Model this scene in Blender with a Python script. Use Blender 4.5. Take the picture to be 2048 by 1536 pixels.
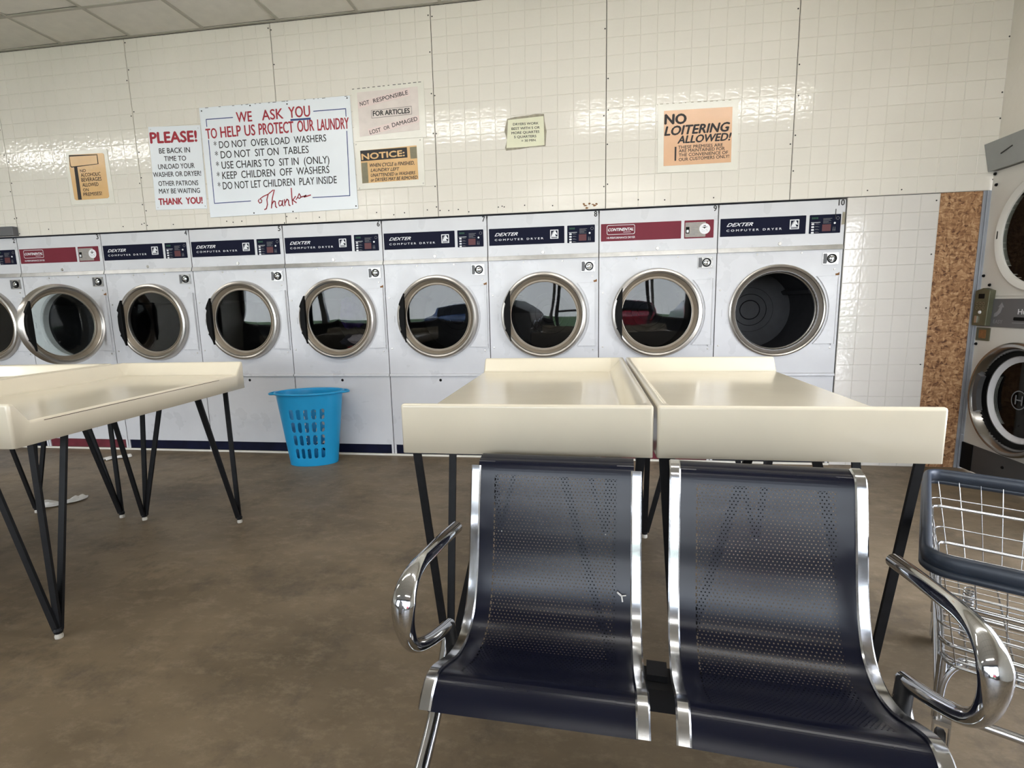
import bpy, bmesh, math, random
import numpy as np
from mathutils import Vector, Matrix
random.seed(7); rng = np.random.default_rng(7)
D = bpy.data; S = bpy.context.scene
for o in list(D.objects): D.objects.remove(o, do_unlink=True)
COL = S.collection
PI = math.pi

# ------------------------------------------------------------------ camera
CAM = Vector((-0.1156, -3.8762, 1.1803))
FWD = Vector((-0.14626836, 0.97766892, -0.15089414))
RGT = Vector((0.98924441, 0.14471586, -0.02127949))
UPV = Vector((-0.00103248, 0.1523837, 0.98832087))
FPX = 1038.87
cd = D.cameras.new('camera'); cam = D.objects.new('camera', cd); COL.objects.link(cam)
cd.sensor_width = 36.0; cd.lens = FPX / 2048 * 36.0; cd.clip_start = 0.05; cd.clip_end = 200
m = Matrix.Identity(4)
for i in range(3):
    m[i][0] = RGT[i]; m[i][1] = UPV[i]; m[i][2] = -FWD[i]; m[i][3] = CAM[i]
cam.matrix_world = m
S.camera = cam
# ------------------------------------------------------------------ view, world and light
S.view_settings.view_transform = 'Standard'; S.view_settings.look = 'None'
S.view_settings.gamma = 1.0; S.view_settings.use_curve_mapping = False
S.view_settings.exposure = 0.07
WORLD_STRENGTH = 12.0
LAMP_STRENGTH = 21.0
w = D.worlds.new('overcast_sky'); S.world = w; w.use_nodes = True
wn = w.node_tree; wn.nodes.clear()
wo = wn.nodes.new('ShaderNodeOutputWorld'); wb = wn.nodes.new('ShaderNodeBackground')
tc = wn.nodes.new('ShaderNodeTexCoord'); sx = wn.nodes.new('ShaderNodeSeparateXYZ'); wr = wn.nodes.new('ShaderNodeValToRGB')
wn.links.new(tc.outputs['Generated'], sx.inputs[0]); wn.links.new(sx.outputs['Z'], wr.inputs[0])
wr.color_ramp.elements[0].position = 0.0; wr.color_ramp.elements[0].color = (0.95, 0.97, 1.0, 1)
wr.color_ramp.elements[1].position = 0.8; wr.color_ramp.elements[1].color = (0.62, 0.74, 1.0, 1)
wn.links.new(wr.outputs[0], wb.inputs[0]); wb.inputs[1].default_value = WORLD_STRENGTH
wn.links.new(wb.outputs[0], wo.inputs[0])
XL, XR, YF, ZC = -9.4, 2.438, -9.0, 3.27       # room: left, right, front wall, ceiling
def portal(x, z, sx_, sz_):                     # tells the renderer where the sky enters
    l = D.lights.new('window_daylight', 'AREA'); l.shape = 'RECTANGLE'; l.size = sx_; l.size_y = sz_
    l.cycles.is_portal = True
    o = D.objects.new('window_daylight', l); COL.objects.link(o)
    o.location = (x, YF + 0.02, z); o.rotation_euler = (PI / 2, 0, 0)
# ------------------------------------------------------------------ helpers
class MB:
    def __init__(s): s.v = []; s.f = []
    def add(s, vs, fs):
        n = len(s.v); s.v += [tuple(p) for p in vs]; s.f += [tuple(i + n for i in f) for f in fs]; return s
    def box(s, x0, x1, y0, y1, z0, z1, c=0.0):
        if c <= 0:
            vs = [(x, y, z) for z in (z0, z1) for y in (y0, y1) for x in (x0, x1)]
            return s.add(vs, [(0, 2, 3, 1), (4, 5, 7, 6), (0, 1, 5, 4), (2, 6, 7, 3), (0, 4, 6, 2), (1, 3, 7, 5)])
        bm = bmesh.new(); bmesh.ops.create_cube(bm, size=1)
        for v in bm.verts: v.co = Vector(((x0 + x1) / 2 + v.co.x * (x1 - x0), (y0 + y1) / 2 + v.co.y * (y1 - y0), (z0 + z1) / 2 + v.co.z * (z1 - z0)))
        bmesh.ops.bevel(bm, geom=bm.edges[:], offset=c, segments=2, affect='EDGES', profile=0.5)
        return s.bm(bm)
    def bm(s, bm):
        bm.verts.index_update(); s.add([v.co[:] for v in bm.verts], [[v.index for v in f.verts] for f in bm.faces]); bm.free(); return s
    def lathe(s, prof, c=(0, 0, 0), n=64, axis='y', a0=0, a1=2 * PI):
        full = abs(a1 - a0 - 2 * PI) < 1e-6; k = n if full else n + 1; vs = []
        for i in range(k):
            a = a0 + (a1 - a0) * i / n
            for r, h in prof:
                if axis == 'y': vs.append((c[0] + r * math.cos(a), c[1] + h, c[2] + r * math.sin(a)))
                elif axis == 'x': vs.append((c[0] + h, c[1] + r * math.cos(a), c[2] + r * math.sin(a)))
                else: vs.append((c[0] + r * math.cos(a), c[1] + r * math.sin(a), c[2] + h))
        q = len(prof); fs = []
        for i in range(n):
            j = (i + 1) % k
            for t in range(q - 1):
                f = (i * q + t, j * q + t, j * q + t + 1, i * q + t + 1)
                fs.append(f if axis == 'z' or axis == 'x' else f[::-1])
        return s.add(vs, fs)
    def disc(s, c, r, n=48, axis='y', h=0.0, a0=0):
        pts = []
        for i in range(n):
            a = a0 + 2 * PI * i / n
            pts.append((c[0] + r * math.cos(a), c[1], c[2] + r * math.sin(a)) if axis == 'y' else
                       (c[0], c[1] + r * math.cos(a), c[2] + r * math.sin(a)) if axis == 'x' else (c[0] + r * math.cos(a), c[1] + r * math.sin(a), c[2]))
        return s.add(pts, [tuple(range(n))])
    def tube(s, pts, r, n=10, cap=True, closed=False, flat=None):
        P = [Vector(p) for p in pts]; k = len(P); vs = []; fs = []
        rr = r if isinstance(r, (list, tuple)) else [r] * k
        ref = None
        for i in range(k):
            if closed: t = (P[(i + 1) % k] - P[i - 1])
            else: t = P[min(i + 1, k - 1)] - P[max(i - 1, 0)]
            t.normalize()
            if ref is None:
                ref = Vector((0, 0, 1)) if abs(t.z) < 0.9 else Vector((0, 1, 0))
                if flat is not None: ref = Vector(flat)
            a = (ref - t * ref.dot(t)).normalized(); b = t.cross(a); 
            if flat is None: ref = a
            for j in range(n):
                an = 2 * PI * (j + .5) / n
                ca, sa = math.cos(an), math.sin(an)
                rx, ry = (rr[i] if isinstance(rr[i], (tuple, list)) else (rr[i], rr[i]))
                vs.append(P[i] + a * ca * rx + b * sa * ry)
        for i in range(k if closed else k - 1):
            i2 = (i + 1) % k
            for j in range(n):
                j2 = (j + 1) % n
                fs.append((i * n + j, i2 * n + j, i2 * n + j2, i * n + j2)[::-1])
        if cap and not closed: fs.append(tuple(range(n))); fs.append(tuple((k - 1) * n + j for j in range(n))[::-1])
        return s.add(vs, fs)
    def bar(s, p0, p1, wx, wy, up=(0, 0, 1)):       # flat bar between two points
        p0, p1 = Vector(p0), Vector(p1); t = (p1 - p0).normalized(); u = Vector(up)
        if abs(t.dot(u)) > .95: u = Vector((0, 1, 0))
        a = t.cross(u).normalized(); b = a.cross(t)
        vs = [p + a * sx_ * wx / 2 + b * sy * wy / 2 for p in (p0, p1) for sx_, sy in ((-1, -1), (1, -1), (1, 1), (-1, 1))]
        return s.add(vs, [(0, 1, 2, 3)[::-1], (4, 5, 6, 7), (0, 1, 5, 4), (1, 2, 6, 5), (2, 3, 7, 6), (3, 0, 4, 7)])
    def poly(s, pts, y0, y1):                        # x,z outline extruded in y (y0 = front)
        n = len(pts); vs = [(x, y0, z) for x, z in pts] + [(x, y1, z) for x, z in pts]
        return s.add(vs, [tuple(range(n))] + [tuple(range(2 * n - 1, n - 1, -1))] + [(i, i + n, (i + 1) % n + n, (i + 1) % n) for i in range(n)])
    def mesh(s, name, mat, smooth=False):
        me = D.meshes.new(name); me.from_pydata([tuple(v) for v in s.v], [], s.f); me.update()
        if mat: me.materials.append(mat)
        bm = bmesh.new(); bm.from_mesh(me); bmesh.ops.recalc_face_normals(bm, faces=bm.faces[:]); bm.to_mesh(me); bm.free()
        if smooth:
            me.polygons.foreach_set('use_smooth', [True] * len(me.polygons))
            try: me.set_sharp_from_angle(angle=math.radians(smooth if smooth is not True else 40))
            except Exception: pass
        return me
    def build(s, name, mat, parent=None, smooth=False, loc=None):
        o = D.objects.new(name, s.mesh(name, mat, smooth)); COL.objects.link(o)
        if parent: o.parent = parent
        if loc: o.location = loc
        return o
def rrect(x0, x1, z0, z1, r, n=4):
    pts = []
    for cx, cz, a in ((x1 - r, z1 - r, 0), (x0 + r, z1 - r, PI / 2), (x0 + r, z0 + r, PI), (x1 - r, z0 + r, 3 * PI / 2)):
        for i in range(n + 1): pts.append((cx + r * math.cos(a + PI / 2 * i / n), cz + r * math.sin(a + PI / 2 * i / n)))
    return pts
def empty(name, loc, rz=0.0):
    o = D.objects.new(name, None); COL.objects.link(o); o.location = loc; o.rotation_euler = (0, 0, rz); o.empty_display_size = .1; return o
def tag(o, label=None, cat=None, group=None, kind=None):
    for k, v in (('label', label), ('category', cat), ('group', group), ('kind', kind)):
        if v: o[k] = v
    return o
def bevel(o, wdt, seg=2, ang=30):
    b = o.modifiers.new('bevel', 'BEVEL'); b.width = wdt; b.segments = seg; b.limit_method = 'ANGLE'; b.angle_limit = math.radians(ang); return o
def smooth_obj(o, ang=40):
    me = o.data; me.polygons.foreach_set('use_smooth', [True] * len(me.polygons)); me.set_sharp_from_angle(angle=math.radians(ang)); return o
def kids(o): return [c for c in D.objects if c.parent == o]
def copy_tree(o, parent=None, child=None):
    if child is None:
        child = {}
        for c in D.objects:
            if c.parent: child.setdefault(c.parent.name, []).append(c)
    c = o.copy(); COL.objects.link(c)
    if parent: c.parent = parent
    for ch in child.get(o.name, []): copy_tree(ch, c, child)
    return c
def spline(pts, per=8, closed=False):
    P = [Vector(p) for p in pts]; out = []; n = len(P)
    for i in range(n if closed else n - 1):
        p0 = P[(i - 1) % n] if closed else P[max(i - 1, 0)]; p1 = P[i]; p2 = P[(i + 1) % n]; p3 = P[(i + 2) % n] if closed else P[min(i + 2, n - 1)]
        for k in range(per):
            t = k / per
            out.append(0.5 * ((2 * p1) + (p2 - p0) * t + (2 * p0 - 5 * p1 + 4 * p2 - p3) * t * t + (3 * p1 - p0 - 3 * p2 + p3) * t ** 3))
    if not closed: out.append(P[-1])
    return out
# ------------------------------------------------------------------ materials
def sin(c): return tuple(((x / 255) / 12.92 if x / 255 <= .04045 else ((x / 255 + .055) / 1.055) ** 2.4) for x in c)
def nodes(name):
    mt = D.materials.new(name); mt.use_nodes = True; nt = mt.node_tree
    return mt, nt, nt.nodes['Principled BSDF']
def ramp(nt, src, stops):
    r = nt.nodes.new('ShaderNodeValToRGB'); e = r.color_ramp.elements
    while len(e) < len(stops): e.new(.5)
    for el, (p, c) in zip(e, stops): el.position = p; el.color = (*c, 1)
    nt.links.new(src, r.inputs[0]); return r.outputs[0]
def noise(nt, scale, detail=4, rough=.55, sc=(1, 1, 1), obj=True):
    t = nt.nodes.new('ShaderNodeTexCoord'); mp = nt.nodes.new('ShaderNodeMapping'); mp.inputs['Scale'].default_value = sc
    nt.links.new(t.outputs['Object'], mp.inputs[0])
    n = nt.nodes.new('ShaderNodeTexNoise'); n.inputs['Scale'].default_value = scale; n.inputs['Detail'].default_value = detail; n.inputs['Roughness'].default_value = rough
    nt.links.new(mp.outputs[0], n.inputs['Vector']); return n
def bump(nt, b, src, strength, dist=.002):
    u = nt.nodes.new('ShaderNodeBump'); u.inputs['Strength'].default_value = strength; u.inputs['Distance'].default_value = dist
    nt.links.new(src, u.inputs['Height']); nt.links.new(u.outputs[0], b.inputs['Normal']); return u
def mat(name, col, rough=.5, metal=0, var=.08, vscale=3.0, bmp=0, bscale=60, coat=0, spec=.5, bdist=.001, vstops=(.3, .7)):
    mt, nt, b = nodes(name)
    n = noise(nt, vscale, 5)
    d = tuple(max(0, x * (1 - var)) for x in col); l = tuple(min(1, x * (1 + var * .6)) for x in col)
    nt.links.new(ramp(nt, n.outputs[0], [(vstops[0], d), (vstops[1], l)]), b.inputs['Base Color'])
    b.inputs['Roughness'].default_value = rough; b.inputs['Metallic'].default_value = metal
    b.inputs['Specular IOR Level'].default_value = spec
    if coat: b.inputs['Coat Weight'].default_value = coat; b.inputs['Coat Roughness'].default_value = .08
    if bmp:
        n2 = noise(nt, bscale, 3); bump(nt, b, n2.outputs[0], bmp, bdist)
    return mt
def emis(name, col, st):
    mt, nt, b = nodes(name); b.inputs['Base Color'].default_value = (*col, 1); b.inputs['Emission Color'].default_value = (*col, 1); b.inputs['Emission Strength'].default_value = st; return mt
M = {}
def tile_mat(name, col, dirt):
    mt, nt, b = nodes(name)
    n = noise(nt, 1.3, 6)
    c1 = ramp(nt, n.outputs[0], [(.3, tuple(x * .93 for x in col)), (.7, col)])
    n2 = noise(nt, 14, 8, .7)
    sp = ramp(nt, n2.outputs[0], [(.70, (0, 0, 0)), (.78, (1, 1, 1))])
    mx = nt.nodes.new('ShaderNodeMixRGB'); nt.links.new(sp, mx.inputs[0]); mx.inputs[0].default_value = 0
    ml = nt.nodes.new('ShaderNodeMath'); ml.operation = 'MULTIPLY'; ml.inputs[1].default_value = dirt; nt.links.new(sp, ml.inputs[0]); nt.links.new(ml.outputs[0], mx.inputs[0])
    nt.links.new(c1, mx.inputs[1]); mx.inputs[2].default_value = (.30, .27, .21, 1)
    nt.links.new(mx.outputs[0], b.inputs['Base Color'])
    b.inputs['Roughness'].default_value = .10; b.inputs['Specular IOR Level'].default_value = .5
    # moulded wavy relief of the glazed board
    n3 = noise(nt, 40, 1, .4); bump(nt, b, n3.outputs[0], .5, .0022)
    return mt
M['tile'] = tile_mat('glazed_tile_board', sin((227, 221, 210)), .3)
M['tile_low'] = tile_mat('glazed_tile_board_lower', sin((220, 215, 208)), .35)
M['backer'] = mat('dark_joint_backer', sin((52, 46, 40)), .9)
M['dark_gap'] = mat('dark_gap', sin((30, 27, 25)), .8)
M['ceil'] = mat('ceiling_tile', sin((226, 222, 212)), .9, var=.06, vscale=9, bmp=.4, bscale=260, bdist=.002)
M['grid'] = mat('ceiling_grid_metal', sin((176, 172, 160)), .5, var=.05)
M['white_paint'] = mat('white_painted_wall', sin((220, 216, 204)), .6, var=.04)
def enamel(name, col, rough=.28):
    mt, nt, b = nodes(name)
    n = noise(nt, 2.2, 6); c = ramp(nt, n.outputs[0], [(.3, tuple(x * .9 for x in col)), (.65, col)])
    n2 = noise(nt, 9, 9, .75, (1, 1, .5)); sp = ramp(nt, n2.outputs[0], [(.66, (0, 0, 0)), (.76, (.35, .35, .35))])
    mx = nt.nodes.new('ShaderNodeMixRGB'); nt.links.new(sp, mx.inputs[0]); nt.links.new(c, mx.inputs[1]); mx.inputs[2].default_value = (.38, .33, .26, 1)
    nt.links.new(mx.outputs[0], b.inputs['Base Color']); b.inputs['Roughness'].default_value = rough
    n3 = noise(nt, 5, 3); r = ramp(nt, n3.outputs[0], [(.3, (rough * .8,) * 3), (.7, (rough * 1.5,) * 3)]); nt.links.new(r, b.inputs['Roughness'])
    bump(nt, b, noise(nt, 3, 2).outputs[0], .12, .01)
    return mt
M['enamel'] = enamel('white_enamel', sin((206, 206, 209)))
M['enamel2'] = enamel('cream_enamel', sin((206, 203, 196)), .35)
M['alu'] = mat('brushed_aluminium', (.62, .62, .62), .32, 1, var=.15, vscale=12)
M['steel'] = mat('satin_steel_ring', (.55, .52, .48), .30, .95, var=.15, vscale=5)
M['ring_in'] = mat('taupe_door_dish', sin((140, 128, 112)), .42, .3, var=.12, vscale=6)
M['chrome'] = mat('polished_chrome', (.62, .63, .65), .07, 1, var=.03)
M['chrome_rough'] = mat('worn_chrome', (.60, .61, .63), .15, 1, var=.12, vscale=20, bmp=.08, bscale=40)
M['dark_steel'] = mat('dark_polished_steel', (.30, .29, .28), .22, 1, var=.1)
M['lockmetal'] = mat('worn_lock_metal', (.42, .41, .40), .34, .85, var=.3, vscale=40)
M['plate_grey'] = mat('grey_instruction_plate', sin((150, 144, 138)), .5, var=.12, vscale=60)
M['ring_dark'] = mat('dark_recess', sin((84, 76, 66)), .5, .2)
M['wire'] = mat('plated_wire', (.50, .50, .50), .25, 1, var=.1)
M['navy'] = mat('navy_plate', sin((12, 15, 38)), .5, var=.1, spec=.1)
M['maroon'] = mat('maroon_plate', sin((112, 36, 50)), .45, var=.1, spec=.2)
M['kick_navy'] = mat('navy_kick_paint', sin((10, 14, 40)), .6, var=.35, vscale=14, spec=.15)
M['kick_maroon'] = mat('maroon_kick_paint', sin((104, 34, 46)), .4, var=.3, vscale=14)
M['black'] = mat('black_plastic', (.005, .005, .005), .6, var=.2, spec=.1)
M['black_ink'] = mat('black_ink', sin((38, 34, 34)), .6, var=.1)
M['blue_ink'] = mat('blue_ink', sin((40, 62, 120)), .5, var=.05)
M['red_ink'] = mat('red_ink', sin((158, 32, 48)), .5, var=.06)
M['white_ink'] = mat('white_ink', sin((225, 225, 228)), .5, var=.02)
M['grey_ink'] = mat('grey_ink', sin((128, 128, 132)), .5, var=.05)
M['green_ink'] = mat('green_ink', sin((38, 92, 66)), .5, var=.05)
M['darkred'] = mat('dark_red_ink', sin((84, 26, 32)), .5, var=.05)
M['drum'] = mat('dark_drum_metal', (.022, .022, .026), .55, .2, var=.3, vscale=20)
M['drum_black'] = mat('black_interior', (.01, .01, .011), .6, var=.2)
M['cream'] = mat('cream_fibreglass', sin((222, 212, 190)), .22, var=.05, vscale=2.5, coat=.35, bmp=.08, bscale=9, bdist=.004)
M['edge_dark'] = mat('worn_brown_edge', sin((84, 66, 54)), .6, var=.3, vscale=30)
M['leg_black'] = mat('black_painted_steel', (.008, .008, .009), .5, var=.3, vscale=30, spec=.2)
M['chair'] = mat('charcoal_powder_coat', (.005, .006, .015), .24, .0, var=.1, vscale=4, spec=.28)
M['beam'] = mat('black_beam', (.008, .008, .009), .5, var=.2, spec=.2)
M['basket'] = mat('blue_plastic', sin((26, 150, 204)), .3, var=.06, vscale=4)
M['vinyl'] = mat('dark_vinyl_bumper', sin((40, 48, 60)), .42, var=.3, vscale=12)
M['grey_panel'] = mat('dark_grey_panel', sin((92, 92, 94)), .45, var=.06)
M['kick_grey'] = mat('charcoal_kick', sin((66, 65, 66)), .5, var=.1)
M['olive'] = mat('olive_metal_coin_box', sin((98, 98, 78)), .4, .4, var=.15, vscale=20)
M['fascia'] = mat('grey_fascia', sin((148, 150, 148)), .5, var=.08, vscale=6)
M['strip'] = mat('galvanised_strip', sin((150, 154, 160)), .4, .3, var=.12, vscale=8)
M['paper'] = mat('white_paper', sin((226, 222, 210)), .22, var=.04, vscale=8, bmp=.25, bscale=14, bdist=.006)
M['paper_cream'] = mat('aged_paper', sin((222, 220, 192)), .5, var=.06, vscale=12, bmp=.2, bscale=20, bdist=.004)
M['signboard'] = mat('painted_sign_board', sin((226, 230, 234)), .3, var=.03, vscale=3)
M['tan'] = mat('tan_card', sin((216, 174, 118)), .24, var=.05, vscale=10, bmp=.3, bscale=16, bdist=.006)
M['salmon'] = mat('salmon_card', sin((222, 178, 142)), .22, var=.04, vscale=10, bmp=.3, bscale=14, bdist=.006)
M['olive_print'] = mat('olive_print', sin((120, 112, 84)), .4, var=.15, vscale=40)
M['pink_tape'] = mat('pinkish_strip', sin((222, 202, 196)), .35, var=.04)
M['pink_paper'] = mat('pinkish_paper', sin((216, 204, 196)), .35, var=.06, vscale=15)
M['tape'] = mat('dirty_tape', sin((150, 142, 122)), .5, var=.3, vscale=40)
M['cloth_white'] = mat('white_tissue', sin((225, 222, 218)), .8, var=.05)
M['rust'] = mat('rust_stain', sin((130, 90, 50)), .8, var=.3, vscale=60)
M['rubber'] = mat('grey_rubber', sin((60, 58, 56)), .7, var=.2)
M['foot'] = mat('pale_glide', sin((190, 184, 172)), .6)
def osb():
    mt, nt, b = nodes('oriented_strand_board')
    t = nt.nodes.new('ShaderNodeTexCoord')
    wn_ = noise(nt, 9, 3)
    cols = []
    mp = nt.nodes.new('ShaderNodeMapping'); nt.links.new(t.outputs['Object'], mp.inputs[0])
    ad = nt.nodes.new('ShaderNodeVectorMath'); ad.operation = 'MULTIPLY_ADD'
    nt.links.new(wn_.outputs['Color'], ad.inputs[0]); ad.inputs[1].default_value = (.09, .09, .09); nt.links.new(mp.outputs[0], ad.inputs[2])
    m2 = nt.nodes.new('ShaderNodeMapping'); m2.inputs['Scale'].default_value = (95, 1, 38); m2.inputs['Rotation'].default_value = (0, .4, 0); nt.links.new(ad.outputs[0], m2.inputs[0])
    v = nt.nodes.new('ShaderNodeTexVoronoi'); v.inputs['Scale'].default_value = 1.0; nt.links.new(m2.outputs[0], v.inputs['Vector'])
    m3 = nt.nodes.new('ShaderNodeMapping'); m3.inputs['Scale'].default_value = (42, 1, 110); m3.inputs['Rotation'].default_value = (0, -.7, 0); nt.links.new(ad.outputs[0], m3.inputs[0])
    v2 = nt.nodes.new('ShaderNodeTexVoronoi'); v2.inputs['Scale'].default_value = 1.0; nt.links.new(m3.outputs[0], v2.inputs['Vector'])
    s1 = nt.nodes.new('ShaderNodeSeparateColor'); nt.links.new(v.outputs['Color'], s1.inputs[0])
    s2 = nt.nodes.new('ShaderNodeSeparateColor'); nt.links.new(v2.outputs['Color'], s2.inputs[0])
    mxv = nt.nodes.new('ShaderNodeMath'); mxv.operation = 'ADD'; nt.links.new(s1.outputs[0], mxv.inputs[0]); nt.links.new(s2.outputs[1], mxv.inputs[1])
    hf = nt.nodes.new('ShaderNodeMath'); hf.operation = 'MULTIPLY'; hf.inputs[1].default_value = .5; nt.links.new(mxv.outputs[0], hf.inputs[0])
    c = ramp(nt, hf.outputs[0], [(.08, sin((92, 58, 36))), (.3, sin((140, 100, 66))), (.6, sin((166, 124, 86))), (.9, sin((196, 158, 118)))])
    nt.links.new(c, b.inputs['Base Color']); b.inputs['Roughness'].default_value = .6
    bump(nt, b, hf.outputs[0], .4, .002); return mt
M['osb'] = osb()
def floor_mat():
    mt, nt, b = nodes('stained_concrete')
    n1 = noise(nt, 1.1, 8, .6, (1, 1.6, 1)); n2 = noise(nt, 8, 12, .8, (1, 1.8, 1)); n3 = noise(nt, 3.4, 10, .75)
    a = ramp(nt, n1.outputs[0], [(.32, sin((92, 79, 60))), (.5, sin((113, 98, 77))), (.68, sin((131, 114, 90)))])
    w2 = ramp(nt, n2.outputs[0], [(.50, (0, 0, 0)), (.70, (.7, .7, .7))])
    mx = nt.nodes.new('ShaderNodeMixRGB'); nt.links.new(w2, mx.inputs[0]); nt.links.new(a, mx.inputs[1]); mx.inputs[2].default_value = (*sin((146, 130, 108)), 1)
    w3 = ramp(nt, n3.outputs[0], [(.52, (0, 0, 0)), (.66, (.75, .75, .75))])
    mx2 = nt.nodes.new('ShaderNodeMixRGB'); nt.links.new(w3, mx2.inputs[0]); nt.links.new(mx.outputs[0], mx2.inputs[1]); mx2.inputs[2].default_value = (*sin((86, 76, 63)), 1)
    n4 = noise(nt, 55, 4, .7); w4 = ramp(nt, n4.outputs[0], [(.71, (0, 0, 0)), (.75, (.7, .7, .7))])
    mx3 = nt.nodes.new('ShaderNodeMixRGB'); nt.links.new(w4, mx3.inputs[0]); nt.links.new(mx2.outputs[0], mx3.inputs[1]); mx3.inputs[2].default_value = (*sin((62, 52, 42)), 1)
    nt.links.new(mx3.outputs[0], b.inputs['Base Color'])
    r = ramp(nt, n3.outputs[0], [(.3, (.42,) * 3), (.7, (.6,) * 3)]); b.inputs['Specular IOR Level'].default_value = .35; nt.links.new(r, b.inputs['Roughness'])
    bump(nt, b, n2.outputs[0], .25, .004); return mt
M['floor'] = floor_mat()
def glass_mat(name, tint, ior=1.55, rough=.015):
    mt = D.materials.new(name); mt.use_nodes = True; nt = mt.node_tree; nt.nodes.clear()
    o = nt.nodes.new('ShaderNodeOutputMaterial'); mx = nt.nodes.new('ShaderNodeMixShader'); fr = nt.nodes.new('ShaderNodeFresnel'); fr.inputs[0].default_value = ior
    tr = nt.nodes.new('ShaderNodeBsdfTransparent'); tr.inputs[0].default_value = (*tint, 1); gl = nt.nodes.new('ShaderNodeBsdfGlossy'); gl.inputs['Roughness'].default_value = rough; gl.inputs[0].default_value = (.95, .95, .95, 1)
    nt.links.new(fr.outputs[0], mx.inputs[0]); nt.links.new(tr.outputs[0], mx.inputs[1]); nt.links.new(gl.outputs[0], mx.inputs[2]); nt.links.new(mx.outputs[0], o.inputs[0]); return mt
M['door_glass'] = glass_mat('door_glass', (.6, .6, .6), 1.36)
M['win_glass'] = glass_mat('window_glass', (.93, .95, .95), 1.3)
M['clear_glass'] = glass_mat('clear_door_glass', (.80, .84, .83), 1.3)

# ------------------------------------------------------------------ text
TXC = {}
def text_mesh(txt, bold=0.0, shear=0.0, spacing=1.0, res=3):
    key = (txt, bold, shear, spacing)
    if key in TXC: return TXC[key]
    c = D.curves.new('lettering', 'FONT'); c.body = txt; c.size = 1; c.offset = bold; c.shear = shear; c.space_character = spacing; c.resolution_u = res
    o = D.objects.new('lettering', c); COL.objects.link(o)
    dg = bpy.context.evaluated_depsgraph_get(); me = D.meshes.new_from_object(o.evaluated_get(dg))
    n = len(me.vertices); a = np.empty(n * 3); me.vertices.foreach_get('co', a); a = a.reshape(-1, 3)
    f = [tuple(p.vertices) for p in me.polygons]
    D.objects.remove(o, do_unlink=True); D.meshes.remove(me)
    TXC[key] = (a, f); return a, f
CAPH = None
def cap_height(bold):
    a, _ = text_mesh('H', bold); return a[:, 1].min(), a[:, 1].max()
def put_text(mb, txt, p0, p1, h, y, bold=0.0, shear=0.0, spacing=1.0, h1=None):
    """lettering on a vertical plane facing -y; p0,p1 = (x,z) ends of the base line"""
    a, f = text_mesh(txt, 0.0, shear, spacing)
    lo, hi = cap_height(0.0)
    x0, x1 = a[:, 0].min(), a[:, 0].max()
    dx, dz = p1[0] - p0[0], p1[1] - p0[1]; L = math.hypot(dx, dz); ux, uz = dx / L, dz / L
    s = (a[:, 0] - x0) / (x1 - x0) * L
    hh = h + ((h1 if h1 else h) - h) * s / L
    t = (a[:, 1] - lo) / (hi - lo) * hh
    e = bold * h * 1.35                    # heavier strokes: the same outline laid down again a hair to each side
    for q, (ds, dt) in enumerate([(0, 0)] if bold < .004 else [(e, 0), (-e, 0), (0, e * .8), (0, -e * .8)]):
        mb.add([(p0[0] + ux * (s_ + ds) - uz * (t_ + dt), y - q * 2e-5, p0[1] + uz * (s_ + ds) + ux * (t_ + dt)) for s_, t_ in zip(s, t)], f)
    return mb
def W(u, v, y=0.0):           # measured picture point -> (x, z) on the back wall
    d = FWD + RGT * ((u - 1024) / FPX) - UPV * ((v - 768) / FPX); t = (y - CAM.y) / d.y; p = CAM + d * t
    return (p.x, p.z)
# ------------------------------------------------------------------ the room
MB().box(XL, XR + 1.2, YF, 0.9, -.1, 0).build('floor', M['floor'])
D.objects['floor']['kind'] = 'structure'
PW = 1.2192
# back wall: backer board, glazed sheets of scored tiles
wb_ = MB().box(XL, XR, .004, .1, 1.84, ZC + .1).box(XL, XR + 1.2, .85, .95, 0, ZC + .1).build('wall_back', M['backer']); tag(wb_, kind='structure')
def tile_geo(w_, h_, c=.0022, d=.0026):
    return MB().add([(0, 0, 0), (w_, 0, 0), (w_, 0, h_), (0, 0, h_), (c, -d, c), (w_ - c, -d, c), (w_ - c, -d, h_ - c), (c, -d, h_ - c)],
                    [(4, 5, 6, 7), (0, 1, 5, 4), (1, 2, 6, 5), (2, 3, 7, 6), (3, 0, 4, 7)])
TW = (PW - .0048) / 11; rows = [1.838] + [1.943 + .1113 * k for k in range(12)] + [ZC - .012]
allt = []
for i in range(-5, 2):
    x0 = i * PW + .0024
    for c in range(11):
        for r in range(13):
            x = x0 + c * TW
            if x < XL: continue
            zz0, zz1 = rows[r], rows[r + 1]
            u = (Vector((x + TW / 2, 0, (zz0 + zz1) / 2)) - CAM)
            inframe = abs(u.dot(RGT) / u.dot(FWD)) < .99 and abs(u.dot(UPV) / u.dot(FWD)) < .74
            allt.append((u.length if inframe else 99, i, x, zz0, zz1, 'up'))
LX0, LX1 = 1.582, 2.134; LT = (LX1 - LX0) / 5
for c in range(5):
    for r in range(17):
        z0 = 1.832 - .1113 * (r + 1) if r < 16 else 0.0; z1 = 1.832 - .1113 * r
        if z1 <= 0: continue
        z0 = max(z0, 0.0)
        u = Vector((LX0 + c * LT, 0, (z0 + z1) / 2)) - CAM
        allt.append((u.length if z0 > .9 else 98, 'low', LX0 + c * LT, z0, z1, 'low'))
allt.sort(key=lambda t: t[0])
cache = {}; sheets = {}
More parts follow.
